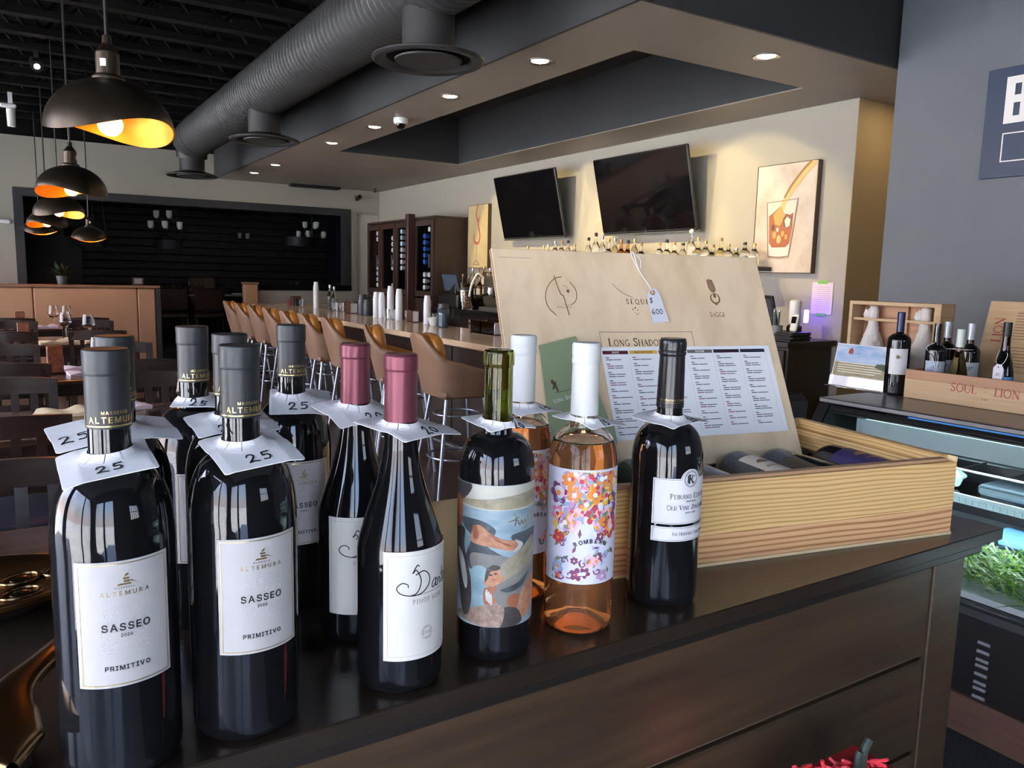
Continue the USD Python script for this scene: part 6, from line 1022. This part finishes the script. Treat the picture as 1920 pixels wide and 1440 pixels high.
rombeau(.500, .645, -128, 'front rosé bottle with white capsule and floral label', 21); rombeau(.490, .749, -108, 'rear rosé bottle with white capsule, between the green neck and the front rosé', 33)
for c in []: pass

# ---- black capsule
t = T('wine_bottle', 'bottle with a black capsule and arched white label before the pine box', 'wine bottle', (.628, .652, CZ)); R = .0405; CAPB = smat('capsule_black', (.012, .012, .013), .22)
P(t, 'glass', lathe([(0, .004), (.029, .001), (.034, 0), (.0385, .0025), (.0402, .007), (R, .014)]+shoulder(R, .165, .2085, .0160)+[(.0145, .213), (.0140, .29), (0, .29)], 64), BOT, 60)
c = P(t, 'capsule', lathe(rounded([(.0147, .2265), (.0156, .2265), (.0142, .285), (.0152, .2865), (.0152, .289), (.0146, .290), (.0153, .2912), (.0153, .3005), (.0138, .3045), (0, .304)], {2: .001, 3: .001, 4: .001, 5: .001, 6: .001, 7: .004}, 3), 48), CAPB, 40)
P(c, 'gold_lettering', J(bend(SER('The Heritage Collection', .0026, sp=.1), .01575, -112, .2345), bend(fine(ext(sbox(-.024, 0, .024, .0002), .0001), .003), .01575, -112, .2325)), GOLDT, False)
arch = unary_union([sbox(-.044, .0998, .044, .152), affinity.scale(Point(0, .149).buffer(.0135), 1, 1)]); ca = -92
LW = smat('label_cool_white', (.62, .62, .64), .55)
lb = P(t, 'label', bend(fine(ext(arch, .0003), .003), R+.0002, ca, 0), LW, False, 'arched main label'); P(t, 'label', sector(R+.0002, .0800, .0968, ca-62, ca+62, .0003, 40), LW, False, 'narrow lower label strip')
ln = unary_union([arch.buffer(-.0012).difference(arch.buffer(-.0015)), sbox(-.0428, .0812, .0428, .0956).difference(sbox(-.0425, .0815, .0425, .0953))])
P(lb, 'lettering', J(bend(fine(ext(ln, .0001), .003), R+.0006, ca, 0), bend(SER('Peirano Estate', .0062, sp=.09), R+.0006, ca+2, .1288), bend(SER('vineyards', .0026, sp=.1), R+.0006, ca+2, .1248), bend(SER('Old Vine Zinfandel', .0056, sp=.08), R+.0006, ca+3, .1162), bend(TXT('2020 LODI', .0020, sp=.0004), R+.0006, ca+2, .1118), bend(SER('The Heritage Collection', .0036, sp=.09), R+.0006, ca+6, .0870)), smat('label_slate_ink', (.06, .065, .08), .5), False)
P(lb, 'monogram', J(bend(ext(unary_union([Point(0, 0).buffer(a).difference(Point(0, 0).buffer(a-.0004)) for a in (.0092, .0082)]), .0001), R+.0006, ca, .151), bend(SER('R', .0105), R+.0006, ca, .1458), bend(tr(SER('P', .0085), (-.0028, 0, 0)), R+.0007, ca, .1468), bend(tr(SER('C', .0075), (.0032, 0, 0)), R+.0007, ca, .1472)), INKB, False)

# ================================================================ price cards on the bottle necks
CARD = smat('card_white', (.86, .85, .86), .65)
def card(x, y, rn, ang, x0, x1, front, back, zn, drop, text, tx, ty, label, up=.004, hs=.017, roll=0):
    """a white card pushed over a neck: local x runs right along the card, local -y runs to its front; it droops by DROP at the front edge"""
    p = sbox(x0, -front, x1, back).buffer(-.003).buffer(.003); hole = unary_union([Point(0, 0).buffer(rn+.0006)]); p = p.difference(hole)
    for k in range(10):
        a = 2*math.pi*k/10; p = p.difference(LineString([(0, 0), ((rn+.007)*math.cos(a), (rn+.007)*math.sin(a))]).buffer(.00025))
    m = fine(ext(p, .0006), .006)
    def z(v):
        d = np.hypot(v[:, 0], v[:, 1]); f = np.clip((-v[:, 1]-rn*.6)/max(front-rn*.6, 1e-3), 0, 1.1); bk = np.clip(v[:, 1]/max(back, .01), 0, 1)
        return roll*v[:, 0]-drop*f**1.25+up*bk+.0065*np.exp(-np.maximum(d-rn, 0)/.0035)-.0035*np.clip(np.abs(v[:, 0])-.022, 0, 1)/.02
    v = np.array(m.vertices); v[:, 2] += z(v); mm = trimesh.Trimesh(v, m.faces, process=False)
    t = T('price_card', label, 'price card', (x, y, CZ+zn), ang, 'white price cards on bottle necks'); P(t, 'sheet', mm, CARD, False)
    h = tr(hand(text, hs, .0013, .0003, .95), (tx, ty, .0008), rz=3); h = fine(h, .004); v = np.array(h.vertices); v[:, 2] += z(v); P(t, 'handwriting', trimesh.Trimesh(v, h.faces, process=False), INK, False)
card(.054, .630, .0146, 1, -.034, .026, .046, .022, .2325, .004, '25', -.004, -.030, 'price card reading 25 on the leftmost front bottle', hs=.011, roll=.125)
card(.148, .634, .0146, 5, -.028, .034, .048, .022, .2320, .0085, '25', .002, -.034, 'price card reading 25 on the second front charcoal bottle', hs=.012, roll=.09)
card(.071, .747, .0146, 6, -.052, .046, .030, .032, .2315, .006, '25', -.036, -.012, 'price card on the bottle behind the leftmost, sticking out to its left', hs=.014)
card(.153, .854, .0146, -22, -.018, .048, .028, .030, .2340, .002, '25', .008, -.020, 'price card reading 25 on the rear free-standing charcoal bottle', hs=.010)
card(.166, .747, .0146, 4, -.038, .036, .032, .022, .2315, .006, '25', -.01, -.024, 'price card behind the capsule of the second front bottle', hs=.011)
card(.256, .858, .0146, -16, -.024, .042, .044, .030, .2315, .012, '25', .006, -.030, 'price card reading 25 on the rear charcoal bottle beside the red capsule', hs=.013)
card(.286, .634, .0146, 22, -.026, .050, .030, .034, .2345, .006, '20', .014, -.022, 'price card reading 20 on the front burgundy-capsuled bottle', hs=.010)
card(.286, .744, .0146, 8, -.036, .036, .036, .028, .2345, .010, '20', .006, -.027, 'price card reading 20 on the rear burgundy-capsuled bottle', hs=.011)
card(.391, .640, .0148, 6, -.024, .034, .019, .030, .2275, .003, '20', .012, -.0165, 'price card on the bare green neck of the picture bottle', hs=.008)
card(.490, .749, .0144, 10, -.030, .038, .030, .030, .2205, .003, '15', .018, -.020, 'price card reading 15 on the rear rosé bottle', hs=.009)
card(.500, .645, .0144, 18, -.018, .050, .023, .030, .2205, .004, '15', .012, -.018, 'price card reading 15 on the front rosé bottle', hs=.008)
card(.628, .652, .0152, 16, -.034, .054, .026, .030, .2125, .003, '20', .016, -.0205, 'price card reading 20 on the black-capsuled bottle', hs=.009)

# ================================================================ red cords below the counter edge
CORD = smat('cord_red', (.75, .04, .06), .5); r = random.Random(9)
t = T('gift_bag', 'added red gift bag in front of the counter, only its cords in view', 'gift bag', (.80, .50, 0)); P(t, 'bag', J(bx(-.07, .07, -.045, .045, .72, .845, .004)), smat('bag_red', (.45, .02, .03), .45)); P(t, 'stand', J(bx(-.10, .10, -.07, .07, .695, .718), *[bx(sx*.085-.01, sx*.085+.01, sy*.055-.01, sy*.055+.01, 0, .695) for sx in (-1, 1) for sy in (-1, 1)]), CTE, False)  # bag and stand are added out of view; the red tints the cabinet
cs = []
for k in range(16):
    a = np.cumsum([[r.uniform(-.012, .012), r.uniform(-.009, .009), r.uniform(-.006, .006)] for _ in range(6)], 0)+[r.uniform(-.05, .055), r.uniform(-.02, .03), .857]; a[:, 2] = np.clip(a[:, 2], .848, .874); cs.append(tube(bez(a, 5), .0021, 6))
cs.append(tube(bez([(-.05, 0, .85), (-.052, .0, .872), (-.058, .0, .888)], 5), .0022, 6))
P(t, 'cords', J(cs), CORD, kind='stuff'); P(t, 'bead', tr(trimesh.creation.icosphere(2, .007), (-.022, -.012, .866)), WHITE, True); P(t, 'dark_tip', J(tube(bez([(.018, 0, .85), (.022, 0, .875), (.03, .0, .886)], 4), .005, 8), tube(bez([(.010, 0, .85), (.010, 0, .868), (.013, .0, .876)], 4), .004, 8)), smat('cord_dark_green', (.03, .05, .04), .6))
